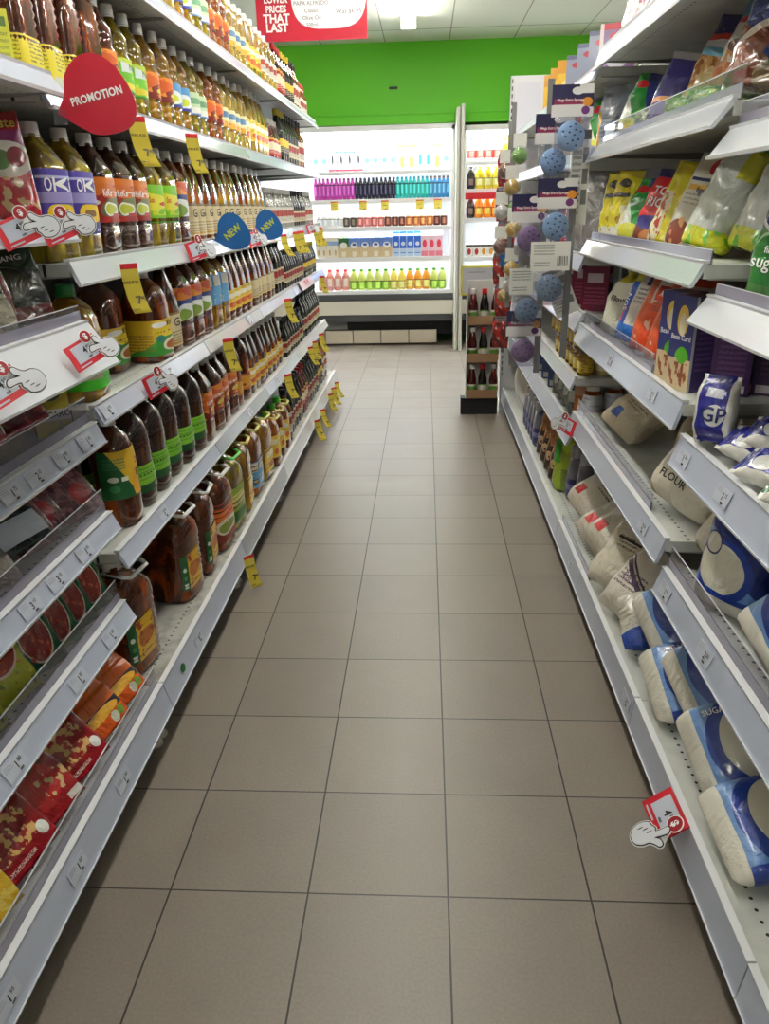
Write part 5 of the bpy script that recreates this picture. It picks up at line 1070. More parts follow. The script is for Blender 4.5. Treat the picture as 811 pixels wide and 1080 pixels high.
put(kGn, (.57, 2.02, .169), face((-.7, -.7, 0)), 'green and yellow pouch next to the brown coffee pouches', 'pouch', '')
SHAPES['greybottle'] = dict(rows=[(0, .036, .03), (.008, .042, .036), (.05, .043, .037), (.12, .04, .035), (.16, .034, .03), (.19, .028, .024)], e=2.6, cap=(.026, .186, .235))
K['greybottle'] = bottle('greybottle', mat('smoky_plastic', (120, 120, 134), .25, coat=.5), mat('cap_silver', (190, 190, 196), .3), (.02, .1, -90, 150, [design('lab_navy', (50, 50, 96), [('r', .2, .4, .8, .7, (120, 120, 160))])], []), name='cleaner_bottle')
for i in range(2): put(K['greybottle'], (.60 + .02 * i, 1.92 - i * .10, .1658), -PI / 2, 'grey cleaner bottle with navy label', 'bottle', 'by the hand price card', 'grey cleaner bottles')
for i in range(5): put(K['greybottle'], (.56, 2.72 + i * .1, .1658), -PI / 2, 'grey cleaner bottle', 'bottle', 'before the white basin', 'grey cleaner bottles near the basin')
bm = bmesh.new(); prof = [(.02, 0), (.11, .0), (.125, .01), (.165, .075), (.185, .08), (.185, .086), (.16, .084), (.118, .016), (.105, .008), (.02, .008)]
R = []
for r, z in prof: R.append([bm.verts.new((r * math.cos(2 * PI * k / 36), r * math.sin(2 * PI * k / 36), z)) for k in range(36)])
for a_, b_ in zip(R, R[1:]):
    for k in range(36): bm.faces.new((a_[k], a_[(k + 1) % 36], b_[(k + 1) % 36], b_[k]))
bm.faces.new(R[0][::-1]); bm.faces.new(R[-1])
put(dict(name='plastic_basin', mesh=finish(bm, 'plastic_basin', WHITE)), (.66, 3.46, .336), face((0, 0, -1), (-.86, -.51, 0)), 'white plastic basin standing on edge', 'basin', 'on the far right bottom shelf', scale=(.86, .86, .86))

# sponge packs on clip strips
def disc(bm, r, dpt, mi=0, n=24, m=8, flat=1.0):
    rr = []
    for j in range(1, m):
        t = PI * j / m; rr.append([bm.verts.new((r * math.sin(t) * math.cos(2 * PI * k / n), -dpt * math.cos(t), r * math.sin(t) * math.sin(2 * PI * k / n))) for k in range(n)])
    for a_, b_ in zip(rr, rr[1:]):
        for k in range(n): bm.faces.new((a_[k], b_[k], b_[(k + 1) % n], a_[(k + 1) % n])).material_index = mi
    bm.faces.new(rr[0]).material_index = mi; bm.faces.new(rr[-1][::-1]).material_index = mi
def sponge_mesh(name, col, dots=True):
    bm = bmesh.new(); disc(bm, .046, .026)
    if dots:
        for i in range(12):
            a_ = i * 2.4; r = .036 * math.sqrt((i + .5) / 12)
            cx, cz = r * math.cos(a_), r * math.sin(a_); y = -.026 * math.sqrt(max(0, 1 - (r / .046) ** 2)) - .0012
            f = bm.faces.new([bm.verts.new((cx + .0042 * math.cos(2 * PI * k / 8), y, cz + .0028 * math.sin(2 * PI * k / 8))) for k in range(8)]); f.material_index = 1
    return finish(bm, name, [mat('sponge_' + name, col, .6, crinkle=.4), INKN])
SPB = sponge_mesh('scrub_sponge', (130, 168, 206)); SPP = sponge_mesh('mesh_sponge', (130, 96, 140)); SPD = sponge_mesh('bowl_sponge', (100, 126, 150))
CARD = design('art_mega_card', (232, 230, 228), [('d', .0, .3, -.0, 1, (38, 36, 76)), ('e', .25, .1, .7, .32, (232, 230, 228), 12), ('r', .05, .38, .9, .56, (140, 34, 80)), ('r', .66, .72, 1, 1, (232, 230, 228)), ('e', .62, .8, .14, .12, (232, 230, 228)), ('e', .86, .46, .12, .14, (226, 150, 50)), ('e', .82, .2, .1, .13, (110, 50, 120))])
def pack(nsp, spm, back=False):
    bm = bmesh.new(); L = bm.loops.layers.uv.verify()
    w, h = .135, .095
    for f in box(bm, -w / 2, -.001, 0, w / 2, .001, h):
        for lp in f.loops: lp[L].uv = (lp.vert.co.x / w + .5, lp.vert.co.z / h)
    if not back: put_text(bm, 'Mega Extra Sponge', lambda u, v: Vector(((u - .5) * w, -.0018, v * h)), .45, .52, .008, w, h, 1, 0, step=0, bold=.03)
    m = design('art_back_card', (226, 226, 220), [('t', .08, .5, .6, .9, 4, (110, 110, 110)), ('b', .68, .15, .94, .5, 40), ('t', .08, .1, .5, .3, 2, (120, 120, 120))]) if back else CARD
    ps = []
    bg = bmesh.new(); box(bg, -.056, -.032, -.115 - .0, .056, .004, -.002, bev=.012); ps.append(('clear_bag', finish(bg, 'clear_bag', CLR), 0))
    for i in range(nsp):
        me = spm.copy(); me.transform(Matrix.Translation((0, -.004, -.058))); ps.append(('sponge', me, 0))
    bh = bmesh.new(); tube(bh, [(0, 0, h - .004), (0, .014, h + .004), (0, .03, h + .006)], .0025, 6); ps.append(('hang_loop', finish(bh, 'hang_loop', BLACK), 0))
    return dict(name='sponge_pack', mesh=finish(bm, 'sponge_pack', [m, INKW], False), parts=ps)
pk1, pk2, pk3, pk4 = pack(1, SPB), pack(1, SPD), pack(1, SPP), pack(1, SPD, True)
SG = 'sponge packs on hanging strips'
for k, p, f, dsc in ((pk1, (.437, 1.64, 1.625), (0, -1, .05), 'navy carded pack with speckled blue sponge, uppermost'), (pk1, (.405, 1.78, 1.555), (.05, -1, 0), 'navy carded pack with blue sponge, half behind the uppermost'),
                     (pk1, (.405, 1.64, 1.345), (0, -1, 0), 'navy carded pack with blue sponge, middle of the strip'), (pk3, (.335, 1.80, 1.30), (.15, -1, .0), 'navy carded pack with purple net sponge, middle height'),
                     (pk4, (.385, 1.585, 1.145), (-.05, -1, .06), 'white barcode backed pack with grey blue bowl sponge'), (pk4, (.335, 1.78, 1.045), (.1, -1, .0), 'white backed pack with grey blue sponge, lowest of the blue ones'),
                     (pk3, (.335, 1.82, .885), (0, -1, .05), 'navy carded pack with purple net sponge, lowest of all')):
    put(k, p, face(f), dsc, 'sponge pack', '', SG)
bm = bmesh.new(); box(bm, -.012, -.0008, -1.03, .012, .0008, 0); 
put(dict(name='hanging_clip_strip', mesh=finish(bm, 'clip_strip', mat('strip_grey', (120, 122, 120), .3, coat=.5), False)), (.395, 1.845, 1.765), 0, 'grey clip strip carrying the sponge packs', 'strip', '')
bm = bmesh.new(); box(bm, -.012, -.0008, -.62, .012, .0008, 0)
put(dict(name='hanging_clip_strip', mesh=finish(bm, 'clip_strip', mat('strip_grey'), False)), (.463, 1.66, 1.45), 0, 'grey clip strip in front of the price lists', 'strip', '')
# netted sponge balls and packets farther along
def ball(name, col):
    bm = bmesh.new(); disc(bm, .032, .03)
    m = mat('ball_' + name, col, .5, crinkle=.6)
    c = bmesh.new(); box(c, -.028, -.001, .032, .028, .001, .085)
    n_ = bmesh.new(); loft(n_, [(-.034, .006, .006), (-.03, .02, .02), (-.01, .036, .034), (.015, .034, .032), (.032, .014, .01), (.04, .012, .004)], n=16)
    return dict(name='hanging_scourer', mesh=finish(bm, 'net_scourer', m), parts=[('header_card', finish(c, 'header_card', mat('paper_white', (220, 220, 214), .6), False), 0), ('net_bag', finish(n_, 'net_bag', clear('net_clear', (246, 246, 244), .06, .08)), 0)])
bg_, by_, bw_, br_ = ball('green', (96, 150, 50)), ball('yellow', (186, 150, 50)), ball('white', (214, 214, 214)), ball('brown', (110, 60, 44))
for k, x, z, y, dsc in ((bg_, .346, 1.548, 2.3, 'green net scourer, uppermost'), (by_, .319, 1.428, 2.3, 'yellow net scourer, upper'), (bg_, .347, 1.345, 2.38, 'green net scourer, lower'), (by_, .325, 1.265, 2.22, 'yellow net scourer, middle'), (br_, .285, 1.19, 2.36, 'brown net scourer'),
                        (by_, .33, 1.10, 2.3, 'yellow net scourer, lower'), (bw_, .30, 1.33, 2.52, 'white net scourer, middle'), (br_, .31, 1.50, 2.5, 'brown net scourer, uppermost'), (bw_, .34, 1.02, 2.4, 'white net scourer, lowest'), (by_, .33, .96, 2.55, 'yellow net scourer, lowest')):
    put(k, (x, y, z), face((-.3, -1, 0)), dsc, 'scourer', 'on the hanging strips', 'net scourers on hanging strips')
bm = bmesh.new(); box(bm, -.010, -.0008, -.85, .010, .0008, 0)
put(dict(name='hanging_clip_strip', mesh=finish(bm, 'clip_strip', mat('strip_grey'), False)), (.335, 2.47, 1.765), 0, 'grey clip strip carrying the net scourers', 'strip', '')
kTw = bag('hanging_packet', .10, .17, .03, 'pillow', design('art_red_packet', (150, 40, 36), [('n', 3, .5, (96, 44, 44)), ('n', 5, .62, (190, 170, 160)), ('r', 0, .85, 1, 1, (60, 40, 50))], .25, .7, crinkle=.4), amp=.005, seed=45)
for i in range(6): put(kTw, (.372 + .01 * (i % 2), 3.1 + .05 * (i % 3), .62 + i * .165), face((-.5, -.86, 0)), 'red and white packet hanging', 'packet', 'behind the far right NEW disc', 'hanging packets at the far right')
bm = bmesh.new(); box(bm, -.010, -.0008, -1.2, .010, .0008, 0)
put(dict(name='hanging_clip_strip', mesh=finish(bm, 'clip_strip', mat('strip_grey'), False)), (.40, 3.26, 1.765), 0, 'grey clip strip carrying the red packets', 'strip', '')
# white price lists clipped to the shelf corner
lst = design('art_price_list', (222, 222, 216), [('r', 0, .9, 1, 1, (70, 70, 70)), ('t', .08, .08, .55, .86, 12, (120, 120, 118)), ('r', .62, .66, .92, .82, (120, 122, 120)), ('r', .62, .44, .92, .6, (120, 122, 120)), ('r', .62, .22, .92, .38, (120, 122, 120)), ('r', 0, .86, 1, .9, (222, 222, 216))])
def sheet(name, w, h, m, t=.0016):
    bm = bmesh.new(); L = bm.loops.layers.uv.verify()
    for f in box(bm, -w / 2, -t / 2, 0, w / 2, t / 2, h):
        for lp in f.loops: lp[L].uv = (lp.vert.co.x / w + .5, lp.vert.co.z / h)
    return dict(name=name, mesh=finish(bm, name, m, False))
kL = sheet('price_list', .062, .30, lst); kL2 = sheet('price_list', .085, .17, lst)
put(kL, (.485, 1.69, 1.29), face((-.1, -1, 0)), 'tall white printed price list', 'price list', 'hanging straight at the far right shelf corner')
put(kL2, (.475, 1.665, .985), face((-.1, -1, .05), (-.42, 0, 1)), 'white printed price list hanging tilted', 'price list', 'below the straight one')
# cardboard floor display
DB = mat('display_black', (22, 22, 24), .6); KR = mat('kraft_board', (150, 116, 84), .7); PIC = design('art_drink_picture', (90, 30, 34), [('n', 3, .5, (50, 40, 44)), ('r', 0, .72, 1, 1, (150, 40, 48)), ('e', .5, .3, .26, .28, (110, 130, 60)), ('e', .5, .55, .16, .14, (40, 30, 30)), ('e', .26, .7, .12, .2, (170, 150, 150))])
WB = mat('board_white', (206, 204, 200), .6)
bm = bmesh.new(); box(bm, .20, 4.0, 0, .455, 4.09, .115)
ps = []
b2 = bmesh.new(); box(b2, .235, 4.075, .115, .455, 4.09, .90); box(b2, .232, 3.99, .115, .236, 4.09, .88); ps.append(('back_board', finish(b2, 'back_board', WB, False), 0))
for i in range(3):
    z = .118 + i * .25
    b2 = bmesh.new(); box(b2, .237, 3.985, z, .44, 4.074, z + .004); box(b2, .237, 3.98, z, .44, 3.985, z + .06); box(b2, .44, 3.98, z, .444, 4.074, z + .08); ps.append(('tray', finish(b2, 'tray', KR, False), 0))
put(dict(name='floor_display', mesh=finish(bm, 'floor_display', DB, False), parts=ps), (0, -.0, 0), 0, 'three tier cardboard floor display on a black base', 'display stand', 'at the far right end')
SHAPES['cola'] = dict(rows=[(0, .024, .024), (.005, .030, .030), (.05, .031, .031), (.125, .030, .030), (.17, .02, .02), (.2, .015, .015)], e=2, cap=(.019, .198, .226))
K['cola'] = bottle('cola', OBLACK, mat('red_cap'), (.03, .09, -90, 150, [design('lab_cola', (110, 150, 50), [('e', .5, .6, .3, .3, (206, 206, 190)), ('r', 0, 0, 1, .2, (60, 90, 40))])], []), name='drink_bottle')
K['colared'] = bottle('cola', ORED, WHITE, (.03, .09, -90, 150, [design('lab_colared', (206, 200, 190), [('e', .5, .5, .3, .3, (90, 140, 50))])], []), name='drink_bottle')
for i in range(3):
    for j in range(3): put(K['cola' if j == 1 else 'colared'], (.275 + j * .062, 4.03, .1225 + i * .25), 0, 'dark bottle with green label' if j == 1 else 'red bottle with white cap', 'bottle', 'on the %s tier of the cardboard display' % ('bottom', 'middle', 'top')[i], 'bottles in the floor display')
bm = bmesh.new(); box(bm, -.13, -.002, 0, .13, .002, .19); box(bm, -.118, -.0032, .012, .118, -.002, .178, 1)
put_text(bm, '2', lambda u, v: Vector((u, -.004, v)), .075, .06, .045, 1, 1, 2, step=0); put_text(bm, 'promotion price', lambda u, v: Vector((u, -.004, v)), -.02, .15, .012, 1, 1, 3, step=0, bold=0)
c_ = bmesh.new(); tube(c_, [(0, .003, -.80), (0, .003, .01)], .006, 8)
put(dict(name='price_board', mesh=finish(bm, 'price_board', [INKY, mat('board_grey', (190, 190, 196), .5), INKB, INKP], False), parts=[('pole', finish(c_, 'pole', WHITE), 0)]), (.33, 4.11 - .012, .81), 0, 'yellow framed price board above the cardboard display', 'sign', '') if False else \
put(dict(name='price_board', mesh=finish(bm, 'price_board', [INKY, mat('board_grey', (190, 190, 196), .5), INKB, INKP], False)), (.32, 4.094, .80), 0, 'yellow framed price board behind the cardboard display', 'sign', '')

# ------------------------------------------------------------------ nearest left bay: spice packets
GL_ = 'spice packets in the nearest left bay'
def layl(k, base, front, up, desc, place, grp=GL_, xm=-.836):
    o = put(k, base, face(front, up), desc, k['cat'], place, grp)
    M = o.rotation_euler.to_matrix(); vs = [M @ v.co + o.location for v in o.data.vertices]
    o.location.z += max(0, base[2] + .0015 - min(v.z for v in vs)); x = max(v.x for v in vs)
    if x > xm: o.location.x -= x - xm
    return o
def sp(art, seed, w=.125, h=.165, d=.03, st='pillow', texts=(), inks=(), nm='spice_packet'): return bag(nm, w, h, d, st, art, texts, inks, amp=.004, seed=seed, cat='packet')
orangep = design('art_orange_packet', (206, 84, 24), [('n', 3, .5, (120, 56, 24), 0, .3, 1, .9), ('d', .1, .36, .3, 1, (206, 96, 30)), ('r', .0, .2, 1, .32, (40, 34, 50)), ('e', .5, .24, .4, .07, (226, 170, 50)), ('e', .7, .1, .08, .07, (210, 214, 190)), ('e', .84, .12, .07, .06, (120, 160, 60)), ('n', 8, .62, (236, 214, 190), .2, .6, .8, .9)], .2, .8, crinkle=.5)
redp = design('art_red_packet2', (140, 20, 24), [('n', 9, .52, (206, 160, 96), .2, .2, .85, .62), ('n', 5, .55, (96, 30, 24), 0, .62, 1, 1), ('r', 0, 0, 1, .14, (150, 18, 28)), ('t', .1, .03, .6, .12, 1, (226, 200, 190)), ('e', .85, .2, .08, .08, (226, 226, 220))], .22, .8, crinkle=.5)
redp2 = design('art_red_packet3', (150, 22, 26), [('e', .45, .45, .38, .3, (170, 30, 30)), ('n', 7, .55, (206, 170, 120), .5, .2, 1, .5), ('n', 6, .52, (90, 50, 30), 0, .6, 1, .95), ('r', .7, .04, .95, .12, (226, 220, 210))], .22, .8, crinkle=.5)
yelp = design('art_yellow_packet', (196, 160, 40), [('n', 5, .5, (206, 180, 80)), ('r', 0, .8, 1, 1, (110, 20, 24)), ('e', .2, .7, .08, .06, (60, 110, 60))], .22, .7, crinkle=.4)
greenp = design('art_green_packet', (26, 84, 44), [('e', .5, .44, .36, .34, (206, 190, 170)), ('e', .5, .44, .33, .31, (130, 40, 28)), ('n', 8, .58, (190, 80, 50), .2, .15, .8, .7), ('e', .5, .84, .14, .1, (206, 180, 60)), ('r', 0, 0, 1, .08, (30, 110, 60))], .22, .8, crinkle=.4)
limep = design('art_lime_packet', (170, 176, 50), [('e', .55, .6, .4, .3, (222, 200, 180)), ('e', .55, .6, .37, .27, (150, 50, 26)), ('n', 8, .58, (206, 110, 50), .2, .35, .9, .85), ('n', 6, .6, (110, 130, 40), 0, 0, 1, .3), ('r', 0, .9, 1, 1, (150, 40, 30))], .22, .8, crinkle=.4)
darkg = design('art_dark_green', (34, 40, 34), [('r', 0, 0, 1, .2, (90, 24, 24)), ('e', .5, .5, .3, .2, (60, 60, 40)), ('d', .1, .8, .2, 1, (40, 70, 44))], .22, .8, crinkle=.4)
mauve = design('art_mauve_packet', (110, 62, 74), [('n', 5, .52, (150, 96, 104)), ('e', .6, .3, .2, .18, (170, 40, 50)), ('r', 0, .85, 1, 1, (70, 40, 60))], .25, .8, crinkle=.5)
dgt = design('art_dark_white', (40, 50, 48), [('r', .0, .1, 1, .42, (196, 206, 220)), ('n', 4, .5, (60, 66, 70), 0, .5, 1, 1)], .25, .7, crinkle=.4)
foil = mat('silver_foil2', (170, 162, 158), .25, metal=.5, crinkle=.5)
rp = design('art_rendang', (160, 22, 36), [('r', .3, .42, 1, .84, (120, 40, 90)), ('e', .74, .56, .3, .18, (206, 200, 190)), ('e', .68, .56, .12, .1, (90, 120, 70)), ('e', .86, .58, .1, .1, (130, 40, 50)), ('e', .45, .7, .16, .1, (180, 140, 100)), ('n', 5, .54, (190, 160, 120), .3, .02, 1, .4), ('e', .45, .2, .1, .16, (50, 60, 70)), ('e', .12, .24, .1, .07, (190, 150, 60)), ('r', 0, .84, 1, 1, (150, 24, 34))], .25, .6, crinkle=.15)
kRp = sp(rp, 51, .17, .20, .045, 'stand', [('Rendang Paste', .5, .90, .017, 1)], [mat('ink_gold', (214, 190, 90), .5)])
layl(kRp, (-.915, .425, 1.345), (.38, -.92, .1), (-.05, 0, 1), 'red Rendang paste pouch standing behind the hand price cards', '', xm=-.822)
layl(sp(mat('red_gloss', (190, 30, 40), .2, coat=.9, crinkle=.4), 52, .10, .25, .05, 'stand'), (-1.03, .425, 1.345), (.4, -.9, .1), (0, 0, 1), 'plain red pouch rising behind the paste pouch', '')
layl(sp(design('art_teal_window', (170, 24, 34), [('e', .45, .7, .4, .18, (206, 206, 206)), ('e', .45, .7, .36, .16, (40, 90, 96)), ('n', 6, .56, (150, 190, 190), .1, .55, .8, .86)], .2, .9, crinkle=.4), 53, .15, .25, .05, 'stand'), (-1.10, .30, 1.345), (.4, -.9, .1), (0, 0, 1), 'red pouch with teal window behind the paste pouch', '')
kDg = sp(darkg, 54, .15, .2, .04, 'stand', [('RENDANG', .5, .8, .014, 1)], [INKW])
layl(kDg, (-.90, .40, 1.137), (.6, -.78, .2), (-.15, 0, 1), 'dark green and maroon packet', 'on the shelf below the paste pouch', xm=-.83)
layl(sp(mat('maroon_gloss', (110, 20, 30), .25, coat=.8, crinkle=.5), 55, .15, .21, .05, 'stand'), (-.92, .29, 1.137), (.6, -.78, .2), (-.15, 0, 1), 'plain maroon packet', 'on the shelf below the paste pouch', xm=-.83)
layl(sp(design('art_noodle_bowl', (170, 166, 150), [('n', 5, .5, (206, 200, 180)), ('r', 0, .6, 1, 1, (60, 60, 56))], .15, 1, crinkle=.5), 56, .13, .12, .05, 'pillow'), (-.865, .225, 1.137), (.5, -.7, .5), (-.2, 0, 1), 'clear packet of pale contents at the left edge', '', xm=-.83)
kVac = sp(design('art_vacuum_red', (120, 16, 24), [('r', 0, .35, 1, .6, (60, 40, 50)), ('n', 5, .58, (190, 60, 60))], .15, 1, crinkle=.5), 57, .17, .12, .055, 'pillow')
for i, (y, z, ln) in enumerate(((.28, .905, 0), (.25, .962, .0), (.11, .905, 0))):
    layl(kVac, (-.885, y, z + .02), (.5, -.55, .68), (-.6, .2, .7), 'vacuum packed red block, ' + ('lower of the far pair', 'upper of the far pair', 'near the left edge')[i], '', 'vacuum packed blocks', xm=-.83)
kMac = carton_kind('macaroni_box', .075, .035, .115, [design('art_macaroni', (206, 186, 60), [('r', 0, .3, 1, .52, (222, 216, 200)), ('e', .5, .8, .3, .12, (60, 90, 50)), ('n', 5, .55, (200, 170, 120), 0, 0, 1, .3)]), INKB], design('art_macaroni_side', (120, 40, 36), [('t', .1, .1, .9, .8, 6, (160, 90, 80))]), text=[('MACARO', .5, .41, .013, 2)])
for i, (x, y, z) in enumerate(((-.862, .41, .906), (-.95, .45, .906), (-1.0, .36, .906))):
    put(kMac, (x, y, z), face((.6, -.8, 0)), 'small yellow macaroni box, ' + ('in front', 'behind the front one', 'deepest')[i], 'box', '', 'yellow macaroni boxes')
kMv = sp(mauve, 58, .125, .165, .04)
for i, y in enumerate((.435, .345, .265)): layl(kMv, (-.86 - .01 * i, y, .682), (.6, -.35, .7), (-.65, .2, .7), 'mauve spice packet leaning back', 'left fourth near shelf')
layl(sp(dgt, 59, .14, .16, .04), (-.855, .19, .682), (.6, -.35, .7), (-.65, .2, .7), 'dark packet with pale blue print band', 'left fourth near shelf')
layl(sp(foil, 60, .12, .12, .04), (-.845, .06, .682), (.55, -.4, .7), (-.6, .2, .7), 'silver foil block', 'left fourth near shelf')
layl(sp(darkg, 61, .14, .16, .04), (-.93, .12, .685), (.6, -.35, .7), (-.65, .2, .7), 'dark green packet behind the foil block', '')
kGp = sp(greenp, 62, .095, .185, .03, 'flat')
for i, (y, x, z) in enumerate(((.435, -.862, .0), (.345, -.865, 0), (.26, -.862, 0), (.175, -.862, 0))): layl(kGp, (x, y, .437 + z), (.72, -.58, .38), (-.35, .05, .95), 'green packet with red meat oval', 'left fifth near shelf')
kLp = sp(limep, 63, .12, .19, .03)
for i, y in enumerate((.05, -.08)): layl(kLp, (-.865, y, .437), (.7, -.5, .5), (-.45, .05, .9), 'lime and red packet with curry picture', 'left fifth near shelf')
kOp = sp(orangep, 64, .145, .19, .03); kR2 = sp(redp, 65, .145, .18, .03); kR3 = sp(redp2, 66, .145, .18, .03)
BS = 'in the nearest left bottom tray'
for k, y, dsc in ((kOp, .385, 'shiny orange packet, the farther one'), (kOp, .265, 'shiny orange packet, the nearer one'), (kR2, .135, 'red packet of nuts and anchovies, the farther one'), (kR3, .0, 'red packet with red heart shape'), (kR2, -.12, 'red packet of nuts and anchovies, the nearer one'), (sp(yelp, 67), -.26, 'yellow packet with maroon top')):
    layl(k, (-.79, y, .196), (.60, -.32, .73), (-.74, .12, .66), dsc, BS, xm=-.776)
kMr = carton_kind('abalone_box', .11, .06, .16, [design('art_maroon_box', (96, 36, 34), [('r', 0, .6, 1, 1, (206, 150, 110)), ('e', .5, .62, .3, .2, (226, 206, 180))]), INKW], None, text=[('CHILLI', .5, .42, .02, 2), ('CRAB', .5, .18, .024, 2)])
put(kMr, (-.85, .22, 1.613), face((.5, -.86, 0)), 'maroon sauce box with white letters', 'box', 'on the left top near shelf')
kYb = carton_kind('broth_box', .055, .05, .095, design('art_broth', (206, 206, 70), [('r', .1, .7, .9, .86, (90, 120, 60)), ('t', .1, .15, .9, .6, 4, (130, 140, 60))]))
for i in range(2): put(kYb, (-.832, .325 + i * .065, 1.613), face((.6, -.8, 0)), 'small yellow green box', 'box', 'next to the maroon sauce box', 'small yellow green boxes')
run('2', 1.612, 'left top near shelf', [('ribbed', .27, 2, .112, -1.0)], -.83, G1)

# ------------------------------------------------------------------ price tickets, tags, cards and discs on the rails
def rail_pose(a, xf, z, dx, h, y, out=.0035, up=.5):
    zb, zt = z - h + .006, z + .006
    x = xf - a * dx * up + a * out * .9; zz = zb + (zt - zb) * up + out * dx / h
    return Vector((x, y, zz)), face((a * h, 0, dx), (-a * dx, 0, h))
RL = {'b': (1, -.735, .18, .022, .075), '5n': (1, -.795, .435, .024, .046), '4n': (1, -.795, .68, .02, .042), '3n': (1, -.795, .905, .02, .044), '2n': (1, -.735, 1.135, .06, .088), '1n': (1, -.78, 1.345, .02, .04), '0n': (1, -.755, 1.612, .032, .04),
      '5': (1, -.795, .57, .022, .042), '4': (1, -.795, .94, .022, .042), '3': (1, -.795, 1.262, .022, .05), '2': (1, -.795, 1.60, .022, .042),
      'rb': (-1, .484, .165, .012, .085), 'r5n': (-1, .5, .545, .02, .06), 'r4n': (-1, .5, .872, .022, .065), 'r5': (-1, .5, .615, .02, .06), 'r4': (-1, .5, .945, .02, .06), 'rf4': (-1, .5, .98, .03, .06), 'rf5': (-1, .5, .54, .03, .06), 'rf3': (-1, .5, .745, .02, .045)}
PAPER = mat('ticket_paper', (194, 200, 214), .35)
TK = {}
def ticket(big, small):
    if (big, small) in TK: return TK[(big, small)]
    bm = bmesh.new(); box(bm, -.034, -.0004, -.016, .034, .0004, .016)
    F = lambda u, v: Vector((u, -.0009, v))
    put_text(bm, big, F, .004, -.001, .015, 1, 1, 1, step=0, bold=.03); put_text(bm, small, F, .016, .004, .008, 1, 1, 1, step=0, bold=.02)
    for i in range(5): box(bm, .004 + i * .0022, -.0009, -.0145, .0053 + i * .0022, -.0004, -.0105, 1)
    for i in range(3): box(bm, -.030, -.0007, .0115 - i * .004, -.008 + i * .002, -.0004, .0122 - i * .004, 2)
    TK[(big, small)] = dict(name='price_ticket', mesh=finish(bm, 'price_ticket', [PAPER, INKB, mat('ink_pale', (130, 134, 140), .6)], False)); return TK[(big, small)]
TI = [('3n', -.05, '1', '95'), ('3n', .073, '1', '75'), ('3n', .167, '2', '10'), ('3n', .285, '1', '85'), ('3n', .401, '1', '65'), ('4n', .054, '3', '10'), ('4n', .165, '3', '10'), ('4n', .301, '1', '95'), ('5n', -.102, '1', '80'), ('5n', .17, '1', '85'), ('5n', .35, '1', '85'),
      ('b', .164, '1', '50'), ('b', -.083, '1', '50'), ('b', -.355, '1', '95'), ('b', .78, '6', '35'), ('2n', -.06, '2', '10'), ('5', .799, '5', '60'), ('4', .54, '6', '95'), ('4', 1.0, '7', '40'), ('5', 1.95, '5', '20'), ('5', 2.6, '5', '80'), ('3', 2.7, '4', '30'), ('4', 2.1, '6', '10'),
      ('rb', .523, '2', '95'), ('r4n', .17, '1', '15'), ('r5n', .135, '2', '20'), ('r5n', .40, '1', '95'), ('r4', .671, '2', '15'), ('r4', 1.129, '1', '85'), ('r4n', .40, '1', '30'), ('rb', 1.35, '2', '80'), ('r5', .62, '2', '30')]
names_r = {'3n': 'third near left', '4n': 'fourth near left', '5n': 'fifth near left', 'b': 'bottom left', '2n': 'second near left', '5': 'left fifth shelf', '4': 'left fourth shelf', '3': 'left third shelf', '2': 'left second shelf', 'rb': 'right bottom', 'r4n': 'near right fourth', 'r5n': 'near right fifth', 'r4': 'right fourth', 'r5': 'right fifth'}
for r, y, b_, s_ in TI:
    p, e_ = rail_pose(*RL[r], y)
    put(ticket(b_, s_), p, e_, 'printed price ticket reading %s.%s' % (b_, s_), 'price ticket', 'on the %s rail' % names_r[r], 'price tickets on the rails')
bm = bmesh.new(); flat_shape(bm, [(.016 * math.cos(t) * (1 if math.cos(t) > 0 else 1.0), .012 * math.sin(t)) for t in [2 * PI * k / 20 for k in range(20)]], 0, .0008)
for v in bm.verts: v.co = Vector((v.co.x, -v.co.z, v.co.y))
p, e_ = rail_pose(*RL['b'], .62); put(dict(name='round_sticker', mesh=finish(bm, 'round_sticker', INKG, False)), p, e_, 'small green oval sticker', 'sticker', 'on the left bottom rail')

def tag_kind(L=.13, w=.05, bend=.05):
    bm = bmesh.new(); n = 10; fr = []; bk = []
    for i in range(n + 1):
        t = i / n; z = -L * t * (1 - .12 * t * t); y = -bend * t * t
        fr.append([bm.verts.new((s * w / 2, y - .0005, z)) for s in (-1, 1)]); bk.append([bm.verts.new((s * w / 2, y + .0005, z)) for s in (-1, 1)])
    for i in range(n):
        f = bm.faces.new((fr[i][0], fr[i + 1][0], fr[i + 1][1], fr[i][1])); f.material_index = 1 if i == 0 else 0
        f = bm.faces.new((bk[i][0], bk[i][1], bk[i + 1][1], bk[i + 1][0])); f.material_index = 0
        for s in (0, 1):
            bm.faces.new((fr[i][s], bk[i][s], bk[i + 1][s], fr[i + 1][s]))
    bm.faces.new((fr[0][0], fr[0][1], bk[0][1], bk[0][0])); bm.faces.new((fr[n][1], fr[n][0], bk[n][0], bk[n][1]))
    def F(u, v):
        t = -v / L; return Vector((u, -bend * t * t - .0014, v * (1 - .12 * t * t)))
    put_text(bm, '7', F, .004, -.092, .022, 1, 1, 2, step=0); put_text(bm, '40', F, .017, -.086, .010, 1, 1, 2, step=0)
    put_text(bm, 'WAS 8.20', F, -.004, -.045, .007, 1, 1, 2, step=0); put_text(bm, 'SAVE', F, -.012, -.118, .006, 1, 1, 2, step=0)
    return dict(name='price_tag', mesh=finish(bm, 'price_tag', [mat('tag_yellow', (222, 202, 74), .4), INKR, INKB]))
tk = [tag_kind(.135, .048, .06), tag_kind(.13, .045, .045), tag_kind(.12, .04, .07)]
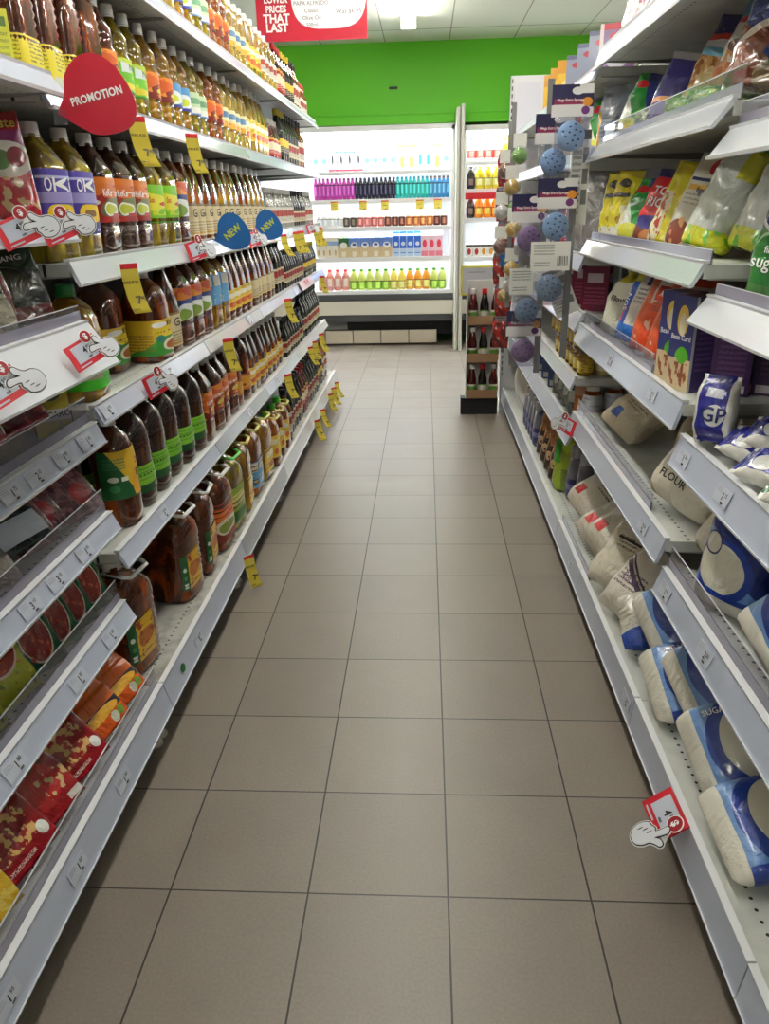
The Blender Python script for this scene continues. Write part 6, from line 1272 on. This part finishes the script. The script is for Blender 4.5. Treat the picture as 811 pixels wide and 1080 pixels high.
TG = [('2', .915, 0), ('2', 1.40, 1), ('3', .725, 1), ('3', 2.89, 2), ('3', 3.30, 1), ('3', 3.47, 0), ('3', 4.12, 1), ('3', 4.33, 0), ('4', 1.59, 1), ('4', 2.89, 0), ('4', 4.3, 1), ('5', 2.74, 0), ('5', 3.58, 2), ('5', 3.80, 1), ('5', 4.12, 0), ('b', 1.353, 1), ('b', 3.30, 0), ('b', 3.56, 2), ('b', 4.0, 1), ('b', 4.2, 0), ('b', 4.38, 2)]
for r, y, i in TG:
    a, xf, z, dx, h = RL[r]
    put(tk[i], (xf + .021, y, z - h * .3), face((.72, -.69, .0)), 'yellow hanging price tag', 'price tag', ('on the %s rail' % names_r[r]), 'yellow price tags')
# two smaller red and white boards on rail four
bm = bmesh.new(); box(bm, -.26, -.0006, -.028, .26, .0006, .028); put_text(bm, '9.90  9.90', lambda u, v: Vector((u, -.0012, v)), 0, .004, .03, 1, 1, 1, step=0, bold=.04)
p, e_ = rail_pose(*RL['4'], 3.75, .009); put(dict(name='rail_banner', mesh=finish(bm, 'rail_banner', [mat('banner_pink', (206, 176, 184), .4), INKR], False)), p, e_, 'pale banner with red digits', 'price banner', 'on the left fourth shelf rail')

# red price holders with a pointing glove
def smooth_closed(P, k=4):
    out = []; n = len(P)
    for i in range(n):
        p0, p1, p2, p3 = [Vector(P[(i + j - 1) % n]) for j in range(4)]
        for s in range(k):
            t = s / k
            out.append(tuple(.5 * ((2 * p1) + (p2 - p0) * t + (2 * p0 - 5 * p1 + 4 * p2 - p3) * t * t + (3 * p1 - p0 - 3 * p2 + p3) * t ** 3)))
    return out
HAND = [(-.048, .012), (-.040, .019), (-.022, .016), (-.010, .014), (-.020, .024), (-.021, .036), (-.013, .038), (-.004, .026), (.006, .018), (.022, .015), (.036, .004), (.039, -.014), (.030, -.028), (.014, -.034), (0, -.032), (-.011, -.026), (-.014, -.016), (-.019, -.008), (-.017, .001), (-.030, .004), (-.046, .005)]
def grow(P, d):
    n = len(P); out = []
    for i in range(n):
        t = Vector(P[(i + 1) % n]) - Vector(P[i - 1]); t.normalize(); out.append((P[i][0] + t.y * -d, P[i][1] + t.x * d))
    return out
def plate(bm, P, y0, y1, mi):
    prism(bm, [(x, y) for x, y in P], 'z', 0, 1, mi)
def vplate(bm, P, y0, y1, mi):
    A = [bm.verts.new((x, y0, z)) for x, z in P]; B = [bm.verts.new((x, y1, z)) for x, z in P]
    f1 = bm.faces.new(A); f2 = bm.faces.new(B[::-1]); fs = [f1, f2]; n = len(P)
    for i in range(n): fs.append(bm.faces.new((A[i], B[i], B[(i + 1) % n], A[(i + 1) % n])))
    for f in fs: f.material_index = mi
    return fs
HS = smooth_closed(HAND)
area = sum(HS[i - 1][0] * HS[i][1] - HS[i][0] * HS[i - 1][1] for i in range(len(HS)))
sg_ = 1 if area > 0 else -1
GLV = mat('glove_white', (222, 224, 230), .45)
def holder(digits, cents, flip=1, hx=None, hz=-.012, turn=False):
    ps = []; bm = bmesh.new()
    box(bm, -.052, -.002, -.036, .052, .002, .036, 0); box(bm, -.036, -.003, -.02, .036, -.002, .028, 1); box(bm, -.040, -.0026, -.031, .0, -.0021, -.027, 1)
    F = lambda u, v: Vector((u, -.0036, v))
    put_text(bm, digits, F, .002, .006, .018, 1, 1, 2, step=0, bold=.03); put_text(bm, cents, F, .015, .011, .009, 1, 1, 2, step=0)
    for i in range(5): box(bm, .002 + i * .0025, -.0035, -.017, .0035 + i * .0025, -.003, -.012, 2)
    root = finish(bm, 'price_holder', [mat('holder_red', (196, 30, 44), .35, coat=.4), PAPER, INKB], False)
    hx = .062 * flip if hx is None else hx
    hb = bmesh.new()
    TW = (lambda x, z: (z * .95, -x * .95)) if turn else (lambda x, z: (x * flip, z))
    P = lambda d: [(TW(x, z)[0] + hx, TW(x, z)[1] + hz) for x, z in grow(HS, -d * sg_)]
    vplate(hb, P(.0045), -.0055, -.0045, 0); vplate(hb, P(.0024), -.0065, -.0055, 1); vplate(hb, P(.0), -.0075, -.0065, 2)
    for fx, fz in ((.012, -.022), (.002, -.014), (-.004, -.004)): vplate(hb, [(hx + TW(fx + .007 * math.cos(t), fz + .0012 * math.sin(t))[0], hz + TW(fx + .007 * math.cos(t), fz + .0012 * math.sin(t))[1]) for t in [2 * PI * k / 10 for k in range(10)]], -.0079, -.0074, 1)
    ps.append(('pointing_glove', finish(hb, 'pointing_glove', [INKW, INKB, GLV], False), 0, 'white cartoon glove with black outline'))
    cb_ = bmesh.new(); cx, cz = (.034, .012) if turn else (.026 * flip, .036)
    C_ = lambda r: [(cx + r * math.cos(2 * PI * k / 24), cz + r * math.sin(2 * PI * k / 24)) for k in range(24)]
    vplate(cb_, C_(.019), -.0055, -.0045, 0); vplate(cb_, C_(.0165), -.0065, -.0055, 1); put_text(cb_, '$', lambda u, v: Vector((u, -.0072, v)), cx, cz, .016, 1, 1, 0, step=0, bold=.05)
    ps.append(('coin_badge', finish(cb_, 'coin_badge', [INKW, mat('badge_red', (150, 20, 34), .4)], False), 0, 'round dark red dollar badge'))
    return dict(name='price_holder', mesh=root, parts=ps)
h1, h2 = holder('4', '95'), holder('2', '10', -1); h3 = holder('4', '95', 1, hx=.028, hz=-.048, turn=True)
HO = [('1n', .19, h1, 'red price holder with glove, cut by left edge under Rendang pouch', '', (.62, -.78, .12)), ('1n', .345, h1, 'whole red price holder with glove under the Rendang pouch', '', (.62, -.78, .12)), ('2n', .30, h1, 'red price holder with glove', 'at the end of the wide white left rail', (.80, -.52, .35)), ('2n', -.02, h1, 'red price holder with glove, mostly cut by left edge,', 'wide white left rail', (.80, -.52, .35)),
      ('4', .80, h1, 'red price holder with glove', 'on the left fourth shelf rail', (.92, -.35, .2)), ('3', 1.32, h1, 'red price holder with glove below the nearer NEW disc', '', (.9, -.45, .2)), ('3', 2.19, h1, 'red price holder with glove below the farther NEW disc', '', (.9, -.45, .2)), ('3', 3.9, h1, 'red price holder with glove', 'at the far end, left third shelf rail', (.9, -.45, .2)),
      ('rb', .075, h3, 'red price holder with glove', 'on the nearest right bottom rail', None), ('r5', 1.56, h2, 'red price holder with glove', 'hanging from the right fifth shelf rail', (-.85, -.5, .2))]
for r, y, k, dsc, pl, f in HO:
    a, xf, z, dx, h = RL[r]; p, e_ = rail_pose(*RL[r], y, .012)
    up = Vector((-a * dx, 0, h))
    sc = .8
    if r == 'rb': sc = 1.0; p.x -= .024; p.z += .036
    elif r == '1n': p.x += .024; sc = .66
    elif r == '2n': p.x += .03; sc = .72
    else: p.x += a * .02
    put(k, p, face((-.62, -.12, .78), (.78, .0, .62)) if f is None else face(f, up), dsc, 'price holder', pl, 'red price holders', scale=(sc, sc, sc))
# the round discs on stalks
PICK = [(-.50, -.22), (-.40, -.02), (-.36, .22), (-.2, .42), (.02, .47), (.22, .38), (.4, .16), (.5, -.08), (.49, -.3), (.34, -.44), (0, -.49), (-.26, -.38), (-.42, -.28)]
def pick(name, w, word, c, ink, rot, h, nrot=0):
    P = smooth_closed([(x * w, z * w) for x, z in PICK]); bm = bmesh.new(); vplate(bm, P, -.001, .001, 0)
    put_text(bm, word, lambda u, v: Vector((u, -.0018, v)), .02 * w, -.03 * w, h, 1, 1, 1, rot, step=0, bold=.045, sq=.85)
    st = bmesh.new(); box(st, -.56 * w, -.003, -.36 * w, -.40 * w, .003, -.18 * w, bev=.001)
    return dict(name=name, mesh=finish(bm, name, [c, ink], False), parts=[('clip', finish(st, 'clip', CLR, False), 0, 'clear plastic clip')])
put(pick('promotion_disc', .150, 'PROMOTION', mat('disc_red', (176, 22, 46), .35), INKW, .22, .0145), (-.69, .46, 1.578), face((.12, -1, .12)), 'red rounded PROMOTION disc sticking out of the left shelf', 'sign', '')
kN = pick('new_disc', .128, 'NEW', mat('disc_blue', (20, 92, 160), .35), mat('ink_lemon', (196, 206, 50), .5), .62, .024)
put(kN, (-.728, 1.62, 1.296), face((.1, -1, .05)), 'blue NEW disc on the left rail, the nearer and larger-looking', 'sign', '', 'blue NEW discs')
put(kN, (-.735, 2.30, 1.304), face((.1, -1, .05)), 'blue NEW disc on the left rail, the farther one', 'sign', '', 'blue NEW discs')
kN2 = pick('hanging_new_disc', .10, 'NEW', mat('disc_blue'), mat('ink_lemon'), .1, .018)
put(kN2, (.387, 3.0, 1.10), face((-.1, -1, .0), (-.25, 0, 1)), 'small blue NEW disc at the far right above the display', 'sign', '', 'blue NEW discs')
# yellow tags on the left chiller rail
for i, x in enumerate((-.96, -.67, -.45, -.10, .08)):
    put(tag_kind(.10, .075, .004), (x, 6.942, 1.43), 0, 'square yellow tag', 'price tag', 'on the left chiller rail', 'yellow chiller tags')
# ------------------------------------------------------------------ settle the goods so nothing cuts into a shelf or a neighbour
from mathutils.bvhtree import BVHTree
def settle():
    bpy.context.view_layer.update()
    def geo(root):
        vs, ps = [], []
        for o in [root] + list(root.children_recursive):
            if o.type != 'MESH': continue
            b = len(vs); M = o.matrix_world
            vs += [M @ v.co for v in o.data.vertices]; ps += [tuple(b + i for i in p.vertices) for p in o.data.polygons]
        return vs, ps
    fixed = []
    for o in COL.objects:
        if o.parent is None and o.name.startswith('shelving_unit'):
            vs, ps = geo(o); fixed.append((min(v.y for v in vs), max(v.y for v in vs), min(v.x for v in vs), max(v.x for v in vs), BVHTree.FromPolygons(vs, ps)))
    SKIP = ('sign', 'panel', 'ceiling light', 'vent', 'tile', 'price ticket', 'price tag', 'price holder', 'strip', 'sticker', 'price banner', 'price list', 'scourer', 'sponge pack', 'display stand', 'basin')
    items = []
    for r, d, p, g in THINGS:
        if r['category'] in SKIP or r.location.y > 4.7 or r.name.startswith('hanging'): continue
        vs, ps = geo(r)
        items.append([r, vs, ps, Vector((0, 0, 0)), None])
    def bb(vs, off): return [(min(v[i] for v in vs) + off[i], max(v[i] for v in vs) + off[i]) for i in range(3)]
    def tree(it, off): return BVHTree.FromPolygons([v + off for v in it[1]], it[2])
    def near(box_): return [f[4] for f in fixed if f[0] < box_[1][1] + .1 and f[1] > box_[1][0] - .1 and f[2] < box_[0][1] + .1 and f[3] > box_[0][0] - .1]
    def hits(it, off, fx):
        t = tree(it, off); return any(t.overlap(f) for f in fx)
    for it in items:
        box_ = bb(it[1], it[3]); fx = near(box_)
        if not fx or not hits(it, it[3], fx): continue
        s = -1 if it[0].location.x < 0 else 1
        cand = [(s * .007 * k, dy, dz) for k in range(13) for dy in (0, .012, -.012, .03, -.03) for dz in (0, .0025, .006)]
        cand.sort(key=lambda c: abs(c[0]) + 1.3 * abs(c[1]) + 2 * abs(c[2]))
        done = False
        for sz in (1, .94, .88, .82, .76):
            if sz != 1:
                z0 = min(v.z for v in it[1]); it[1] = [Vector((v.x, v.y, z0 + (v.z - z0) * .94)) for v in it[1]]
            for c in cand:
                if not hits(it, Vector(c), fx):
                    it[3] = Vector(c); done = True; break
            if done: break
        if done and sz != 1:
            it[4] = sz
    # neighbours: slide the farther one of a touching pair along the shelf, or lift it
    cache = {}
    def T(i):
        if i not in cache: cache[i] = (tree(items[i], items[i][3]), bb(items[i][1], items[i][3]))
        return cache[i]
    order = sorted(range(len(items)), key=lambda i: items[i][0].location.y)
    def touch(i, j):
        a, b = T(i), T(j)
        if any(a[1][k][0] >= b[1][k][1] or b[1][k][0] >= a[1][k][1] for k in range(3)): return False
        return bool(a[0].overlap(b[0]))
    for n, i in enumerate(order):
        near_ = [j for j in order[max(0, n - 90):n] if abs(items[j][0].location.x - items[i][0].location.x) < .35 and abs(items[j][0].location.y - items[i][0].location.y) < .32 and abs(items[j][0].location.z - items[i][0].location.z) < .3]
        if not any(touch(i, j) for j in near_): continue
        base = items[i][3].copy(); fx = near(T(i)[1])
        s = -1 if items[i][0].location.x < 0 else 1
        for c in sorted([(s * dx, dy, dz) for dy in (0, .006, .012, .02, .03, .04, .05) for dz in (0, .01, .02, .035, .05) for dx in (0, .012, .025, .04)], key=lambda c: abs(c[1]) + 1.2 * abs(c[2]) + .8 * abs(c[0])):
            items[i][3] = base + Vector(c); cache.pop(i, None)
            if not any(touch(i, j) for j in near_) and not any(T(i)[0].overlap(f) for f in fx): break
        else:
            items[i][3] = base; cache.pop(i, None)
    for r, vs, ps, off, sz in items:
        r.location = r.location + off
        if sz:
            M = r.rotation_euler.to_matrix(); k = max(range(3), key=lambda a: abs(M[2][a])); sc = list(r.scale); sc[k] *= sz; r.scale = sc
settle()
label_all()
